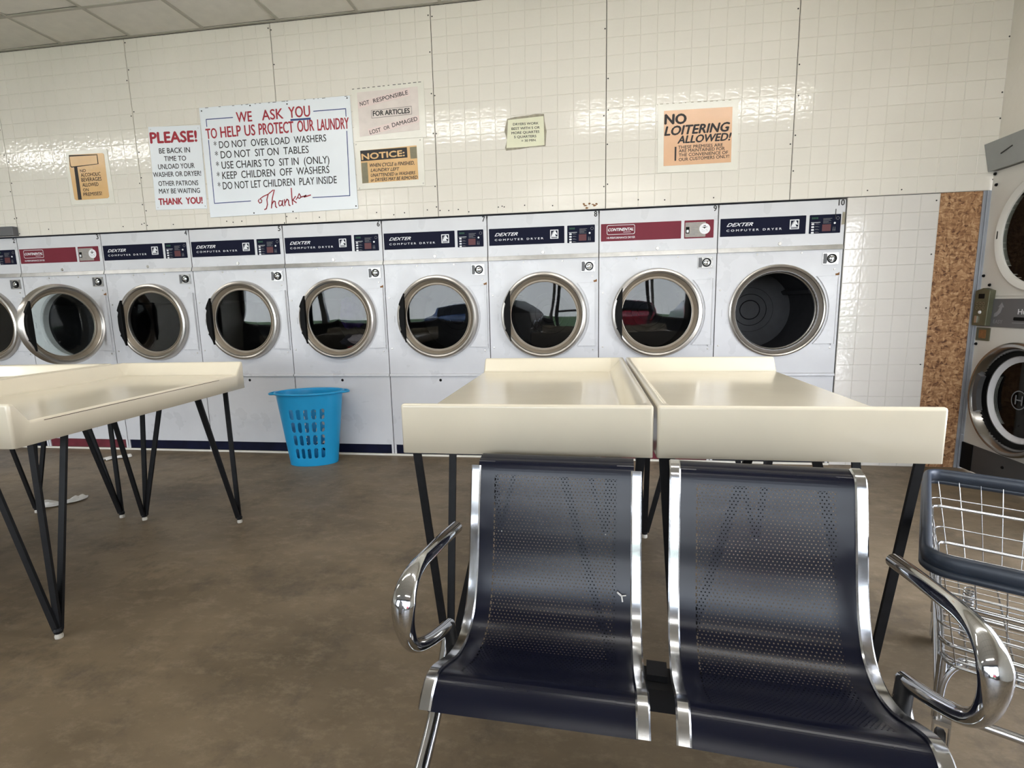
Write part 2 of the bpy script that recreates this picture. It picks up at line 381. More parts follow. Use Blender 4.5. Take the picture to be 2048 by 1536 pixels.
for k, (d_, i, x, z0, z1, kind) in enumerate(allt):
    w_ = (TW if kind == 'up' else LT); g = .0006
    if i not in sheets:
        if i == 'low': b_ = MB().box(LX0, LX1 + .003, .0005, .012, 0, 1.833)
        else: b_ = MB().box(i * PW + .0022, (i + 1) * PW - .0022, -.0005, .0035, 1.838, ZC - .01)
        sh = b_.build('tile_board', M['tile_low'] if i == 'low' else M['tile'], wb_); sheets[i] = (sh, MB())
    sh, rest = sheets[i]
    yy = .0 if i == 'low' else -.0006
    if k < 300:
        key = (kind, round(z1 - z0, 4))
        if key not in cache: cache[key] = tile_geo(w_ - 2 * g, z1 - z0 - 2 * g).mesh('tile', M['tile_low'] if i == 'low' else M['tile'])
        o = D.objects.new('tile', cache[key]); COL.objects.link(o); o.parent = sh; o.location = (x + g, yy, z0 + g)
    else:
        gm = tile_geo(w_ - 2 * g, z1 - z0 - 2 * g); rest.add([(a + x + g, b + yy, c + z0 + g) for a, b, c in gm.v], gm.f)
for i, (sh, rest) in sheets.items():
    if rest.v: tag(rest.build('tile_field', M['tile_low'] if i == 'low' else M['tile'], sh), kind='stuff')
# nail heads along the sheet joints
nm = MB()
for i in range(-4, 3):
    for z in (1.87, 2.02, 2.23, 2.45, 2.70, 3.0, 3.22):
        for s_ in (-.012, .014):
            if random.random() < .75:
                nm.lathe([(.0001, -.0062), (.0042, -.0058), (.005, -.004)], (i * PW + s_ + random.uniform(-.004, .004), 0, z + random.uniform(-.04, .04)), 8)
for _ in range(26):
    nm.lathe([(.0001, -.0062), (.004, -.0058), (.0048, -.004)], (random.uniform(-4.6, 2.3), 0, 1.86 + random.uniform(0, .03)), 8)
for z in (1.79, 1.45, 1.1, .72, .3):
    nm.lathe([(.0001, -.0062), (.004, -.0058), (.0048, -.002)], (LX1 - .02, 0, z), 8)
tag(nm.build('nail_heads', M['black_ink'], wb_), kind='stuff')
# chipped stain above dryer eight
st = MB()
for k in range(7):
    x, z = W(1166 + k * 5 + random.uniform(-3, 3), 412 + random.uniform(-5, 4)); st.poly([(x + math.cos(a) * random.uniform(.006, .016), z + math.sin(a) * random.uniform(.003, .008)) for a in np.linspace(0, 2 * PI, 9)[:-1]], -.0048, -.0042)
tag(st.build('rust_chip', M['rust'], wb_), kind='stuff')
# lower right: strand board and metal corner strip
o = MB().box(2.136, 2.384, .004, .02, 0, 1.836).build('trim_1', M['osb']); tag(o, kind='structure')
o = MB().box(2.384, 2.402, -.004, .02, 0, 1.836).box(2.402, 2.424, -.012, .02, .24, 1.836).box(2.402, 2.424, -.012, .02, 0, .236).build('trim_2', M['strip']); tag(o, kind='structure'); bevel(o, .002)
o = MB().box(-9.3, 1.576, -.012, .0, 0, .014).build('baseboard_back', M['white_paint']); tag(o, kind='structure')
# right wall
o = MB().box(XR, XR + .1, YF, 0, 1.95, ZC + .1).box(XR, XR + .1, YF, -3.4, 0, 1.95).build('wall_right', M['backer']); tag(o, kind='structure'); wr_ = o
rt = MB()
for c in range(28):
    for r in range(12):
        gm = tile_geo(TW - .0012, (rows[r + 2] - rows[r + 1] if r < 12 else .1) - .0012)
        rt.add([(XR + .001 + b, -(c + 1) * TW + TW - a - TW * 0, z + rows[r + 1]) for a, b, z in gm.v], gm.f)
rt.box(XR - .0015, XR, -3.2, 0, 1.95, ZC)
ob = rt.build('tile_field', M['tile'], wr_); tag(ob, kind='stuff')
o = MB().box(XR - .005, XR, YF, -3.2, 0, ZC).build('trim_3', M['white_paint']); tag(o, kind='structure')
# left wall, front wall with storefront windows
o = MB().box(XL - .1, XL, YF, .9, 0, ZC + .1).build('wall_left', M['white_paint']); tag(o, kind='structure')
fw = MB().box(XL, XR, YF - .1, YF, 2.75, ZC + .1)
wins = [(-9.2, -7.2), (-7.1, -5.1), (-5.0, -3.0), (-2.9, -.9)]; doors = [(-.8, .2), (.25, 1.25)]
allw = wins + [(1.35, 2.3)]
fw.box(XL, -.85, YF - .1, YF, 0, .72).box(1.3, XR, YF - .1, YF, 0, .72)
fw.box(XL, -9.2, YF - .1, YF, .72, 2.75).box(2.3, XR, YF - .1, YF, .72, 2.75)
o = fw.build('wall_front', M['grey_panel']); tag(o, kind='structure')
for n_, (a, b) in enumerate(allw):
    f_ = MB().box(a - .05, a + .03, YF - .08, YF + .03, .72, 2.75).box(b - .03, b + .05, YF - .08, YF + .03, .72, 2.75).box(a, b, YF - .08, YF + .03, .72, .77).box(a, b, YF - .08, YF + .03, 2.69, 2.75).build('window_%d' % (n_ + 1), M['alu'])
    tag(f_, kind='structure'); MB().box(a + .03, b - .03, YF - .03, YF - .025, .77, 2.69).build('pane', M['win_glass'], f_)
    portal((a + b) / 2, 1.73, b - a, 1.95)
for n_, (a, b) in enumerate(doors):
    f_ = MB().box(a, a + .09, YF - .08, YF + .01, 0, 2.7).box(b - .09, b, YF - .08, YF + .01, 0, 2.7).box(a, b, YF - .08, YF + .01, 0, .22).box(a, b, YF - .08, YF + .01, 2.1, 2.2).box(a, b, YF - .08, YF + .01, 1.0, 1.06).box(a, b, YF - .08, YF + .01, 2.65, 2.75).build('door_%d' % (n_ + 1), M['grey_panel'])
    tag(f_, kind='structure'); MB().box(a + .09, b - .09, YF - .03, YF - .025, .22, 2.65).build('pane', M['win_glass'], f_)
    portal((a + b) / 2, 1.4, b - a, 2.5)
# ceiling: suspended tiles in a metal grid
ce = MB().box(XL, XR, YF, 0, ZC + .02, ZC + .1).build('ceiling', M['grid']); tag(ce, kind='structure')
GX = [-4.186 + .6096 * k for k in range(-8, 11)]; GY = [-.41 - .6096 * k for k in range(0, 14)]
xs = [XL] + [g for g in GX if XL < g < XR] + [XR]; ys = [-.012] + GY + [YF]
tcache = {}; cand = []
for a, b in zip(xs, xs[1:]):
    for c, d_ in zip(ys, ys[1:]): cand.append((a, b, c, d_))
cand.sort(key=lambda t: (Vector(((t[0] + t[1]) / 2, (t[2] + t[3]) / 2, ZC)) - Vector((-2.5, 0, ZC))).length)
rest = MB()
for k, (a, b, c, d_) in enumerate(cand):
    key = (round(b - a, 3), round(c - d_, 3))
    if k < 290:
        if key not in tcache: tcache[key] = MB().box(.012, key[0] - .012, .012, key[1] - .012, 0, .012).mesh('ceiling_tile', M['ceil'])
        o = D.objects.new('ceiling_tile', tcache[key]); COL.objects.link(o); o.parent = ce; o.location = (a, d_, ZC - .002 + random.uniform(0, .003)); o.rotation_euler = (random.uniform(-.004, .004), random.uniform(-.004, .004), 0)
    else: rest.box(a + .012, b - .012, d_ + .012, c - .012, ZC, ZC + .012)
if rest.v: tag(rest.build('ceiling_tile_field', M['ceil'], ce), kind='stuff')
g_ = MB()
for x in GX:
    if XL < x < XR: g_.box(x - .012, x + .012, YF, 0, ZC - .007, ZC + .0)
for y in GY: g_.box(XL, XR, y - .012, y + .012, ZC - .0065, ZC + .0)
g_.box(XL, XR, -.022, 0, ZC - .006, ZC)
g_.build('ceiling_grid', M['grid'], ce)
# fluorescent fixtures on the ceiling, behind the view
M['tube'] = emis('fluorescent_diffuser', (1.0, .985, .95), LAMP_STRENGTH)
def fixture(x0, x1, y, lab):
    t = empty('ceiling_light', ((x0 + x1) / 2, y, ZC - .09)); tag(t, lab, 'light', 'fluorescent fixtures on the ceiling')
    h = (x1 - x0) / 2
    f_ = MB().box(-h, h, -.075, .075, .055, .082, .004).box(-h, -h + .02, -.07, .07, 0, .06).box(h - .02, h, -.07, .07, 0, .06).build('housing', M['white_paint'], t)
    d = MB().add([(x, yy_, z) for x in (-h + .021, h - .021) for yy_, z in ((-.06, .054), (-.055, .012), (-.03, 0), (.03, 0), (.055, .012), (.06, .054))], [(i, i + 6, i + 7, i + 1) for i in range(5)] + [(0, 1, 2, 3, 4, 5), (6, 7, 8, 9, 10, 11)]).build('diffuser', M['tube'], t)
for x0, x1, y, lab in ((-.3, 2.14, -2.35, 'long fluorescent ceiling fixture over the folding tables, right of centre'), (-3.4, -.96, -2.35, 'long fluorescent ceiling fixture between the two pairs of folding tables'), (-7.7, -5.26, -2.35, 'long fluorescent ceiling fixture furthest to the left'),
                       (-1.2, 1.24, -6.4, 'long fluorescent ceiling fixture behind the camera, near the entrance'), (-6.2, -3.76, -6.4, 'long fluorescent ceiling fixture behind the camera, towards the left wall')):
    fixture(x0, x1, y, lab)
# ------------------------------------------------------------------ dryers
DW, DH, LEDGE = .8107, 1.8258, .656
CX, CZ, RO = .409, 1.098, .312
def X(n): return 1.5764 - (10 - n) * DW
def ring_plate(mb, x0, x1, z0, z1, c, r, y, depth, n=64):
    angs = sorted(set([2 * PI * i / n for i in range(n)] + [math.atan2(z - c[1], x - c[0]) % (2 * PI) for x in (x0, x1) for z in (z0, z1)]))
    inn = []; out = []
    for a in angs:
        ca, sa = math.cos(a), math.sin(a); inn.append((c[0] + r * ca, y, c[1] + r * sa))
        t = min([(x1 - c[0]) / ca if ca > 1e-9 else 1e9, (x0 - c[0]) / ca if ca < -1e-9 else 1e9, (z1 - c[1]) / sa if sa > 1e-9 else 1e9, (z0 - c[1]) / sa if sa < -1e-9 else 1e9])
        out.append((c[0] + t * ca, y, c[1] + t * sa))
    k = len(angs); back = [(p[0], y + depth, p[2]) for p in inn]
    mb.add(inn + out + back, [(i, k + i, k + (i + 1) % k, (i + 1) % k) for i in range(k)] + [(i, (i + 1) % k, 2 * k + (i + 1) % k, 2 * k + i) for i in range(k)])
def emblem(parent, x0, x1, z0, z1):
    e = MB().poly(rrect(x0, x1, z0, z1, .002, 2), -.0042, -.003).build('emblem', M['white_ink'], parent)
    w_, h_ = x1 - x0, z1 - z0
    MB().poly([(x0 + .1 * w_, z0 + .24 * h_), (x0 + .9 * w_, z0 + .24 * h_), (x0 + .9 * w_, z0 + .9 * h_), (x0 + .1 * w_, z0 + .9 * h_)], -.0048, -.004).build('emblem_ground', M['navy'], parent)
    hs = [(.16, .26), (.22, .55), (.36, .78), (.55, .86), (.62, .92), (.66, .82), (.80, .62), (.86, .48), (.80, .42), (.68, .50), (.60, .48), (.66, .36), (.70, .26)]
    MB().poly([(x0 + a * w_, z0 + b * h_) for a, b in hs][::-1], -.0054, -.0046).build('horse_head', M['white_ink'], parent)
    mn = MB()
    for k in range(4): mn.poly([(x0 + (.2 + .05 * k) * w_, z0 + (.48 + .08 * k) * h_), (x0 + (.26 + .05 * k) * w_, z0 + (.46 + .08 * k) * h_), (x0 + (.34 + .05 * k) * w_, z0 + (.6 + .07 * k) * h_)], -.0058, -.0052)
    mn.box(x0 + .12 * w_, x0 + .88 * w_, -.0046, -.004, z0 + .08 * h_, z0 + .17 * h_)
    tag(mn.build('mane_lines', M['navy'], parent), kind='stuff')
def door_parts(parent, hinge_open=0.0):
    """door ring; its origin is the hinge so it can swing"""
    hx = .72
    d = MB().lathe([(.318, -.002), (RO + .003, -.028), (RO - .004, -.040), (RO - .016, -.044), (RO - .026, -.040), (RO - .030, -.032)], (CX - hx, 0, CZ), 72)
    d.lathe([(RO - .030, -.032), (.262, -.010), (.258, -.004), (.249, -.004), (.249, -.012), (.243, -.010), (.243, .004), (.30, .004), (.318, -.002)], (CX - hx, 0, CZ), 72)
    dr = d.build('door', M['steel'], parent, 35); dr.location = (hx, 0, 0); dr.rotation_euler = (0, 0, hinge_open)
    MB().lathe([(RO - .0295, -.0325), (.2625, -.0108), (.2585, -.0052), (.2495, -.0052), (.2485, -.013), (.2435, -.011)], (CX - hx, 0, CZ), 72).build('inner_dish', M['ring_in'], dr, 35)
    MB().lathe([(.0001, -.005), (.244, -.003), (.244, .001), (.0001, -.001)], (CX - hx, 0, CZ), 48).build('glass', M['door_glass'] if not hinge_open else M['clear_glass'], dr, True)
    # black chord handle with pointed ends
    zt, zb = CZ + .187, CZ - .190; x1 = .166 - hx
    hp = [(x1, zt), (x1, zb), (x1 - .010, zb + .035), (x1 - .030, zb + .075), (x1 - .040, zb + .085), (x1 - .032, zb + .10), (x1 - .042, zb + .13), (x1 - .045, CZ), (x1 - .042, zt - .13), (x1 - .032, zt - .10), (x1 - .043, zt - .085), (x1 - .030, zt - .055)]
    h = MB().poly(hp, -.064, -.034).build('handle', M['black'], dr); bevel(h, .004, 2)
    return dr
def coin_lock(parent):
    c = MB().poly(rrect(.684, .785, 1.404, 1.482, .004, 3), -.005, .002).build('lock_plate', M['lockmetal'], parent)
    MB().poly(rrect(.688, .712, 1.41, 1.476, .002, 2), -.0058, -.004).build('lock_recess', M['grey_panel'], c)
    k = MB().lathe([(.030, -.005), (.030, -.010), (.024, -.011), (.022, -.006)], (.742, 0, 1.443), 24).build('lock_collar', M['black'], c, 35)
    k = MB().lathe([(.0001, -.020), (.011, -.020), (.019, -.017), (.020, -.005)], (.742, 0, 1.443), 24).build('lock_knob', M['chrome'], c, 35)
    s_ = MB()
    for x in (.713, .773):
        for z in (1.414, 1.473): s_.lathe([(.0001, -.008), (.004, -.008), (.005, -.005)], (x, 0, z), 8)
    tag(s_.build('lock_screws', M['steel'], c), kind='stuff')
def display(parent, kind):
    d = MB().poly(rrect(.586, .782, 1.61, 1.732, .004, 3), -.003, .002).build('display_panel', M['navy'] if kind == 'navy' else M['maroon'], parent)
    if kind == 'navy':
        m_ = MB()
        for k in range(4): m_.poly(rrect(.600, .617, 1.611 + .0185 * k, 1.622 + .0185 * k, .002, 2), -.004, -.003)
        m_.box(.597, .655, -.0038, -.003, 1.682, 1.6845)
        m_.lathe([(.0001, -.0045), (.0065, -.0045), (.0068, -.003)], (.745, 0, 1.675), 12)
        tag(m_.build('buttons', M['white_ink'], d), kind='stuff')
        m_ = MB()
        for k in range(4): m_.box(.624, .650, -.0038, -.003, 1.616 + .0185 * k, 1.6175 + .0185 * k); m_.box(.624, .642, -.0038, -.003, 1.620 + .0185 * k, 1.6212 + .0185 * k)
        for k in range(5): m_.box(.672, .672 + (.055, .045, .05, .035, .05)[k], -.0038, -.003, 1.705 - .0075 * k, 1.707 - .0075 * k)
        put_text(m_, 'A', (.733, 1.622), (.741, 1.622), .03, -.0038); put_text(m_, 'A', (.744, 1.622), (.752, 1.622), .03, -.0038)
        m_.lathe([(.0085, -.0038), (.0105, -.0038)], (.762, 0, 1.706), 16)
        tag(m_.build('legend', M['grey_ink'], d), kind='stuff')
        MB().box(.668, .722, -.0036, -.003, 1.624, 1.668).build('legend_red', M['darkred'], d)
        m_ = MB(); put_text(m_, '8888', (.600, 1.704), (.640, 1.704), .013, -.0038); m_.build('digits', M['green_ink'], d)
    else:
        MB().poly(rrect(.592, .728, 1.619, 1.718, .003, 2), -.0042, -.003).build('instruction_plate', M['plate_grey'], d)
        MB().poly(rrect(.596, .620, 1.644, 1.688, .002, 2), -.0055, -.004).build('switch_frame', M['black'], d)
        MB().poly(rrect(.601, .615, 1.650, 1.668, .002, 2), -.008, -.005).build('switch', M['white_ink'], d)
        m_ = MB()
        for k in range(7): m_.box(.632, .632 + (.05, .04, .048, .03, .044, .05, .03)[k], -.0048, -.0042, 1.705 - .012 * k, 1.7075 - .012 * k)
        tag(m_.build('legend', M['grey_ink'], d), kind='stuff')
        MB().lathe([(.0001, -.0056), (.036, -.0056), (.036, -.004)], (.722, 0, 1.672), 32).build('round_sticker', M['white_ink'], d)
        m_ = MB().poly([(.700, 1.684), (.744, 1.686), (.728, 1.680), (.720, 1.672), (.712, 1.680)], -.0062, -.0056)
        m_.poly([(.712, 1.689), (.730, 1.690), (.728, 1.695), (.714, 1.694)], -.0062, -.0056).bar((.733, -.006, 1.668), (.741, -.006, 1.654), .002, .0006).bar((.700, -.006, 1.663), (.712, -.006, 1.667), .001, .0006).bar((.704, -.006, 1.655), (.724, -.006, 1.659), .001, .0006)
        tag(m_.build('sticker_print', M['black_ink'], d), kind='stuff')
def nameplate(parent, kind):
    p = MB().poly(rrect(.014, .565, 1.612, 1.732, .003, 3), -.003, .002).build('nameplate', M['navy'] if kind == 'navy' else M['maroon'], parent)
    t = MB()
    if kind == 'navy':
        put_text(t, 'DEXTER', (.056, 1.6785), (.228, 1.6785), .022, -.0038, bold=.022, shear=.45)
        for a, b, z in ((.056, .082, 1.6785), (.095, .118, 1.6785), (.15, .175, 1.7)): pass
        t.build('lettering', M['white_ink'], p); t = MB()
        put_text(t, 'C O M P U T E R   D R Y E R', (.056, 1.645), (.413, 1.645), .013, -.0038, bold=.02)
        t.build('lettering', M['white_ink'], p)
        emblem(p, .463, .522, 1.645, 1.708)
    else:
        o_, i_ = rrect(.055, .250, 1.656, 1.722, .012, 5), rrect(.058, .247, 1.659, 1.719, .010, 5); n = len(o_)
        t.add([(a, -.0038, b) for a, b in o_] + [(a, -.0038, b) for a, b in i_], [(k, (k + 1) % n, n + (k + 1) % n, n + k) for k in range(n)])
        put_text(t, 'CONTINENTAL', (.064, 1.681), (.240, 1.681), .019, -.0038, bold=.03, shear=.35)
        t.box(.17, .222, -.0038, -.003, 1.670, 1.6725)
        t.build('logo', M['white_ink'], p); t = MB()
        put_text(t, 'HI-PERFORMANCE DRYER', (.056, 1.628), (.252, 1.628), .013, -.0038, bold=.01)
        t.build('lettering', M['white_ink'], p)
def make_dryer(kind, closed=True):
    t = empty('tumble_dryer', (0, 0, 0))
    c = MB(); ring_plate(c, .003, DW - .003, LEDGE + .012, 1.502, (CX, CZ), .272, 0, .05)
    c.box(.003, .02, .0005, .72, .012, DH).box(DW - .02, DW - .003, .0005, .72, .012, DH).box(.003, DW - .003, .0005, .72, DH - .02, DH - .001).box(.02, DW - .02, .0005, .02, LEDGE - .02, LEDGE + .012).box(.02, DW - .02, .70, .72, .012, DH)
    cb = c.build('cabinet', M['enamel'], t)
    fa = MB().box(.005, DW - .005, -.002, .02, 1.534, DH - .003, .002).build('control_fascia', M['enamel'], t)
    MB().add([(.004, -.003, 1.534), (DW - .004, -.003, 1.534), (DW - .004, -.014, 1.504), (.004, -.014, 1.504), (.004, .004, 1.534), (DW - .004, .004, 1.534), (DW - .004, .004, 1.502), (.004, .004, 1.502)],
             [(0, 3, 2, 1), (4, 5, 6, 7), (0, 1, 5, 4), (3, 7, 6, 2), (0, 4, 7, 3), (1, 2, 6, 5)]).build('metal_strip', M['alu'], t)
    nameplate(t, kind); display(t, kind)
    MB().lathe([(.0001, -.006), (.010, -.006), (.0125, -.002)], (.407, 0, 1.552), 16).lathe([(.0001, -.009), (.004, -.009), (.005, -.005)], (.407, 0, 1.552), 8).build('fascia_lock', M['steel'], t, 40)
    s_ = MB()
    for x, z in ((.265, 1.487), (.55, 1.487), (.765, 1.372), (.03, 1.25), (.03, .86), (.77, .84)):
        s_.lathe([(.0001, -.004), (.0055, -.0035), (.0065, 0)], (x, 0, z), 8)
    tag(s_.build('panel_screws', M['steel'], t), kind='stuff')
    coin_lock(t)
    # hinge cover plate hugging the door ring
    rr = .335; a1, a0 = math.atan2(1.328 - CZ, math.sqrt(rr * rr - (1.328 - CZ) ** 2)), math.atan2(.868 - CZ, math.sqrt(rr * rr - (.868 - CZ) ** 2))
    pts = [(CX + rr * math.cos(a), CZ + rr * math.sin(a)) for a in np.linspace(a1, a0, 14)] + [(.790, .868), (.790, 1.328)]
    hp = MB().poly(pts, -.010, .001).build('hinge_plate', M['enamel'], t); bevel(hp, .002, 2)
    MB().box(.788, .795, -.016, -.001, .866, 1.332).box(.770, .796, -.011, -.001, 1.318, 1.330).box(.770, .796, -.011, -.001, .858, .868).build('hinge', M['enamel'], t)
    MB().poly(rrect(.046, .066, 1.065, 1.115, .003, 2), -.004, .001).build('latch_cover', M['enamel'], t)
    # drum behind the door
    dm = MB().lathe([(.272, .048), (.268, .06), (.300, .075), (.300, .60), (.0001, .62)], (CX, 0, CZ), 48)
    for r in (.07, .12, .17, .22): dm.lathe([(r, .618), (r + .006, .606), (r + .012, .618)], (CX, 0, CZ), 36)
    for k in range(3):
        a = 2 * PI * k / 3 + .5; dm.bar((CX + .285 * math.cos(a), .08, CZ + .285 * math.sin(a)), (CX + .285 * math.cos(a), .6, CZ + .285 * math.sin(a)), .03, .04, (math.cos(a), 0, math.sin(a)))
    dm.build('drum', M['drum'], t, 35)
    # lower body
    l = MB().add([(x, y, z) for x in (.004, DW - .004) for y, z in ((0, LEDGE + .010), (-.014, LEDGE + .001), (-.016, LEDGE - .008), (-.014, LEDGE - .012), (.004, LEDGE - .012), (.004, LEDGE + .010))], [(0, 1, 2, 3, 4, 5), (6, 7, 8, 9, 10, 11)] + [(i, (i + 1) % 6, 6 + (i + 1) % 6, 6 + i) for i in range(6)]).build('ledge', M['enamel'], t)
    MB().box(.006, DW - .006, -.001, .015, .098, LEDGE - .016, .002).build('access_panel', M['enamel'], t)
    MB().lathe([(.0001, -.0025), (.007, -.0025), (.011, -.001)], (.41, 0, .612), 16).build('keyhole', M['black'], t)
    MB().box(.006, DW - .006, .008, .02, .014, .090).build('kick_plate', M['kick_navy'] if kind == 'navy' else M['kick_maroon'], t)
    MB().box(.004, DW - .004, -.002, .012, .088, .100, .002).build('kick_trim', M['enamel'], t)
    # dark gap strip between neighbours
    MB().box(DW - .004, DW + .003, .004, .02, .012, DH).build('side_gap', M['dark_gap'], t)
    return t
def number(t, txt):
    b = MB(); wd = .02 if len(txt) == 1 else .036
    put_text(b, txt, (.797 - wd, 1.787), (.797, 1.787), .036, -.0028, bold=.03); b.build('number', M['black_ink'], t)
base = {'navy': make_dryer('navy'), 'red': make_dryer('red')}
place = {}
spec = {2: ('navy', 'dryer 2 at the left picture edge, navy nameplate, only its right side in view'),
        3: ('red', 'white tumble dryer numbered 3, maroon nameplate, round door swung ajar'),
        4: ('navy', 'white tumble dryer numbered 4 with navy nameplate, behind the left folding table'),
        5: ('navy', 'white tumble dryer numbered 5 with navy nameplate, empty drum, left of the one holding laundry'),
        6: ('navy', 'white tumble dryer numbered 6 with purple laundry inside, behind the blue basket'),
        7: ('navy', 'white tumble dryer numbered 7 with navy nameplate, right of the blue basket'),
        8: ('navy', 'white tumble dryer numbered 8 with navy nameplate, left of the maroon one numbered 9'),
        9: ('red', 'white tumble dryer numbered 9 with maroon nameplate and round white sticker'),
        10: ('navy', 'white tumble dryer numbered 10 at the right end, open drum hole without door glass')}
used = set()
dryers = {}
for n, (kind, lab) in spec.items():
    t = copy_tree(base[kind]); dryers[n] = t
    t.location = (X(n - 1), 0, 0); tag(t, lab, 'dryer', 'tumble dryers along the back wall')
for b in base.values():
    for c in list(b.children_recursive): D.objects.remove(c, do_unlink=True)
    D.objects.remove(b, do_unlink=True)
for n, t in dryers.items():
    number(t, str(n))
    if n == 10:
        r = MB().lathe([(.318, -.001), (.316, -.016), (.308, -.020), (.300, -.016), (.296, -.008)], (CX, 0, CZ), 72).build('opening_ring', M['steel'], t, 35)
        MB().lathe([(.2965, -.009), (.286, -.004), (.274, -.003), (.270, .04)], (CX, 0, CZ), 72).build('opening_recess', M['ring_dark'], t, 35)
        MB().lathe([(.272, .030), (.266, .024), (.260, .030), (.262, .05)], (CX, 0, CZ), 72).build('inner_rim', M['alu'], t, 35)
        s_ = MB()
        for a in (.1, 1.2, 2.5, 3.15, 3.9, 5.2): s_.lathe([(.0001, -.004), (.005, -.003), (.006, 0)], (CX + .280 * math.cos(a), .02, CZ + .280 * math.sin(a)), 8)
        tag(s_.build('ring_screws', M['steel'], t), kind='stuff')
        MB().box(.745, .748, -.006, -.003, 1.70, 1.765).build('dark_scratch', M['black_ink'], t)
        MB().poly([(.786, 1.662), (.806, 1.664), (.806, 1.742), (.790, 1.745)], -.0045, -.003).build('old_tape', M['tape'], t)
    else:
        door_parts(t, 0.0 if n != 3 else math.radians(84))
    if n in (3, 6, 7, 8, 10):
        MB().poly([(.775, 1.330), (.797, 1.330), (.797, 1.352), (.786, 1.345), (.772, 1.342)], -.003, -.0008).build('rust_stain', M['rust'], t)
    if n == 3:
        MB().lathe([(.30, -.002), (.30, -.012), (.285, -.014), (.275, -.004), (.273, .02)], (CX, 0, CZ), 64).build('opening_rim', M['enamel'], t, 35)
# dark box on top of the row at the far left
o = MB().box(-5.3, -4.87, -.05, -.0045, 1.842, 1.915, .003).build('wall_box', M['grey_panel']); tag(o, 'dark grey metal box on the wall above dryer 2 at the left edge', 'box')
# laundry in dryer 6
def lump(name, c, s, mt, seed, lab, grp=None, nz=.35):
    bm = bmesh.new(); bmesh.ops.create_icosphere(bm, subdivisions=4, radius=1)
    from mathutils import noise as mn
    for v in bm.verts:
        p = v.co.copy(); k = 1 + nz * mn.noise(p * 1.6 + Vector((seed, 0, 0))) + .18 * abs(mn.noise(p * 4 + Vector((0, seed, 0)))) ; v.co = Vector((p.x * s[0] * k, p.y * s[1] * k, p.z * s[2] * k))
    b = MB(); b.bm(bm); o = b.build(name, mt, None, True); o.location = c; return tag(o, lab, 'laundry', grp)
M['purple'] = mat('purple_cloth', sin((92, 72, 150)), .9, var=.35, vscale=9)
M['navycloth'] = mat('navy_cloth', sin((48, 54, 84)), .9, var=.4, vscale=9)
M['redwhite'] = mat('red_and_white_cloth', sin((214, 206, 208)), .9, var=.1, vscale=9)
M['redcloth'] = mat('red_cloth', sin((170, 40, 50)), .9, var=.2)
X6 = X(5) + CX
lump('purple_laundry', (X6 + .02, .22, CZ + .045), (.10, .10, .12), M['purple'], 3.1, 'purple cloth tumbling in the middle of dryer 6', 'laundry in dryer 6')
lump('navy_laundry', (X6 - .02, .34, CZ - .19), (.11, .12, .05), M['navycloth'], 8.2, 'dark navy cloth at the bottom of dryer 6', 'laundry in dryer 6')
lump('white_laundry', (X6 + .10, .125, CZ - .165), (.070, .04, .035), M['redwhite'], 5.2, 'white cloth showing at the lower right of the glass of dryer 6', 'laundry in dryer 6')
lump('red_laundry', (X6 + .07, .115, CZ - .232), (.06, .03, .012), M['redcloth'], 1.7, 'small strip of red cloth under the white cloth in dryer 6', 'laundry in dryer 6')

# ------------------------------------------------------------------ stacked dryer on the right wall
SX = 2.42
sd = empty('stacked_dryer', (SX, -.015, 0), -PI / 2)      # local x runs towards the room (-y), local -y faces the room
tag(sd, 'white double stacked dryer on the right wall with two round doors', 'dryer')
b = MB()
ring_plate(b, 0, .80, 1.165, 1.945, (.435, 1.535), .30, 0, .06)
ring_plate(b, 0, .80, .19, .985, (.425, .555), .28, 0, .06)
b.box(0, .80, 0, .02, .975, 1.17).box(0, .015, .001, .7, .01, 1.945).box(.785, .80, .001, .7, .01, 1.945).box(0, .80, .001, .7, 1.93, 1.945)
b.build('cabinet', M['enamel2'], sd)
MB().lathe([(.352, 0), (.350, -.010), (.338, -.018), (.318, -.014), (.303, -.004), (.300, .02)], (.435, 0, 1.535), 72).build('upper_door_ring', M['enamel2'], sd, 35)
def perf():
    mt, nt, bb = nodes('perforated_dark_glass'); t = nt.nodes.new('ShaderNodeTexCoord'); mp = nt.nodes.new('ShaderNodeMapping'); mp.inputs['Scale'].default_value = (70, 70, 70); nt.links.new(t.outputs['Object'], mp.inputs[0])
    v = nt.nodes.new('ShaderNodeTexVoronoi'); v.inputs['Randomness'].default_value = 0; v.inputs['Scale'].default_value = 1; nt.links.new(mp.outputs[0], v.inputs['Vector'])
    nt.links.new(ramp(nt, v.outputs['Distance'], [(.25, (.008, .009, .01)), (.34, (.035, .04, .045))]), bb.inputs['Base Color']); bb.inputs['Roughness'].default_value = .18; return mt
M['perf'] = perf()
MB().lathe([(.0001, .03), (.300, .03)], (.435, 0, 1.535), 48).build('upper_door_screen', M['perf'], sd)
MB().lathe([(.0001, .004), (.300, .004), (.300, .008), (.0001, .008)], (.435, 0, 1.535), 48).build('upper_door_glass', M['clear_glass'], sd, 35)
MB().poly(rrect(.095, .115, 1.52, 1.57, .006, 3), -.016, -.002).build('upper_latch', M['black'], sd)
ld = MB().lathe([(.330, 0), (.342, -.03), (.342, -.055), (.332, -.068), (.316, -.070), (.306, -.062), (.292, -.030), (.285, -.012), (.262, -.006), (.262, .01)], (.425, 0, .555), 80).build('lower_door', M['dark_steel'], sd, 35)
MB().lathe([(.262, .0), (.257, -.004), (.243, .010), (.224, .018)], (.425, 0, .555), 72).build('white_inner_ring', M['enamel'], ld, 35)
MB().lathe([(.294, -.034), (.286, -.016), (.262, -.010)], (.425, 0, .555), 72).build('black_gasket', M['black'], ld, 35)
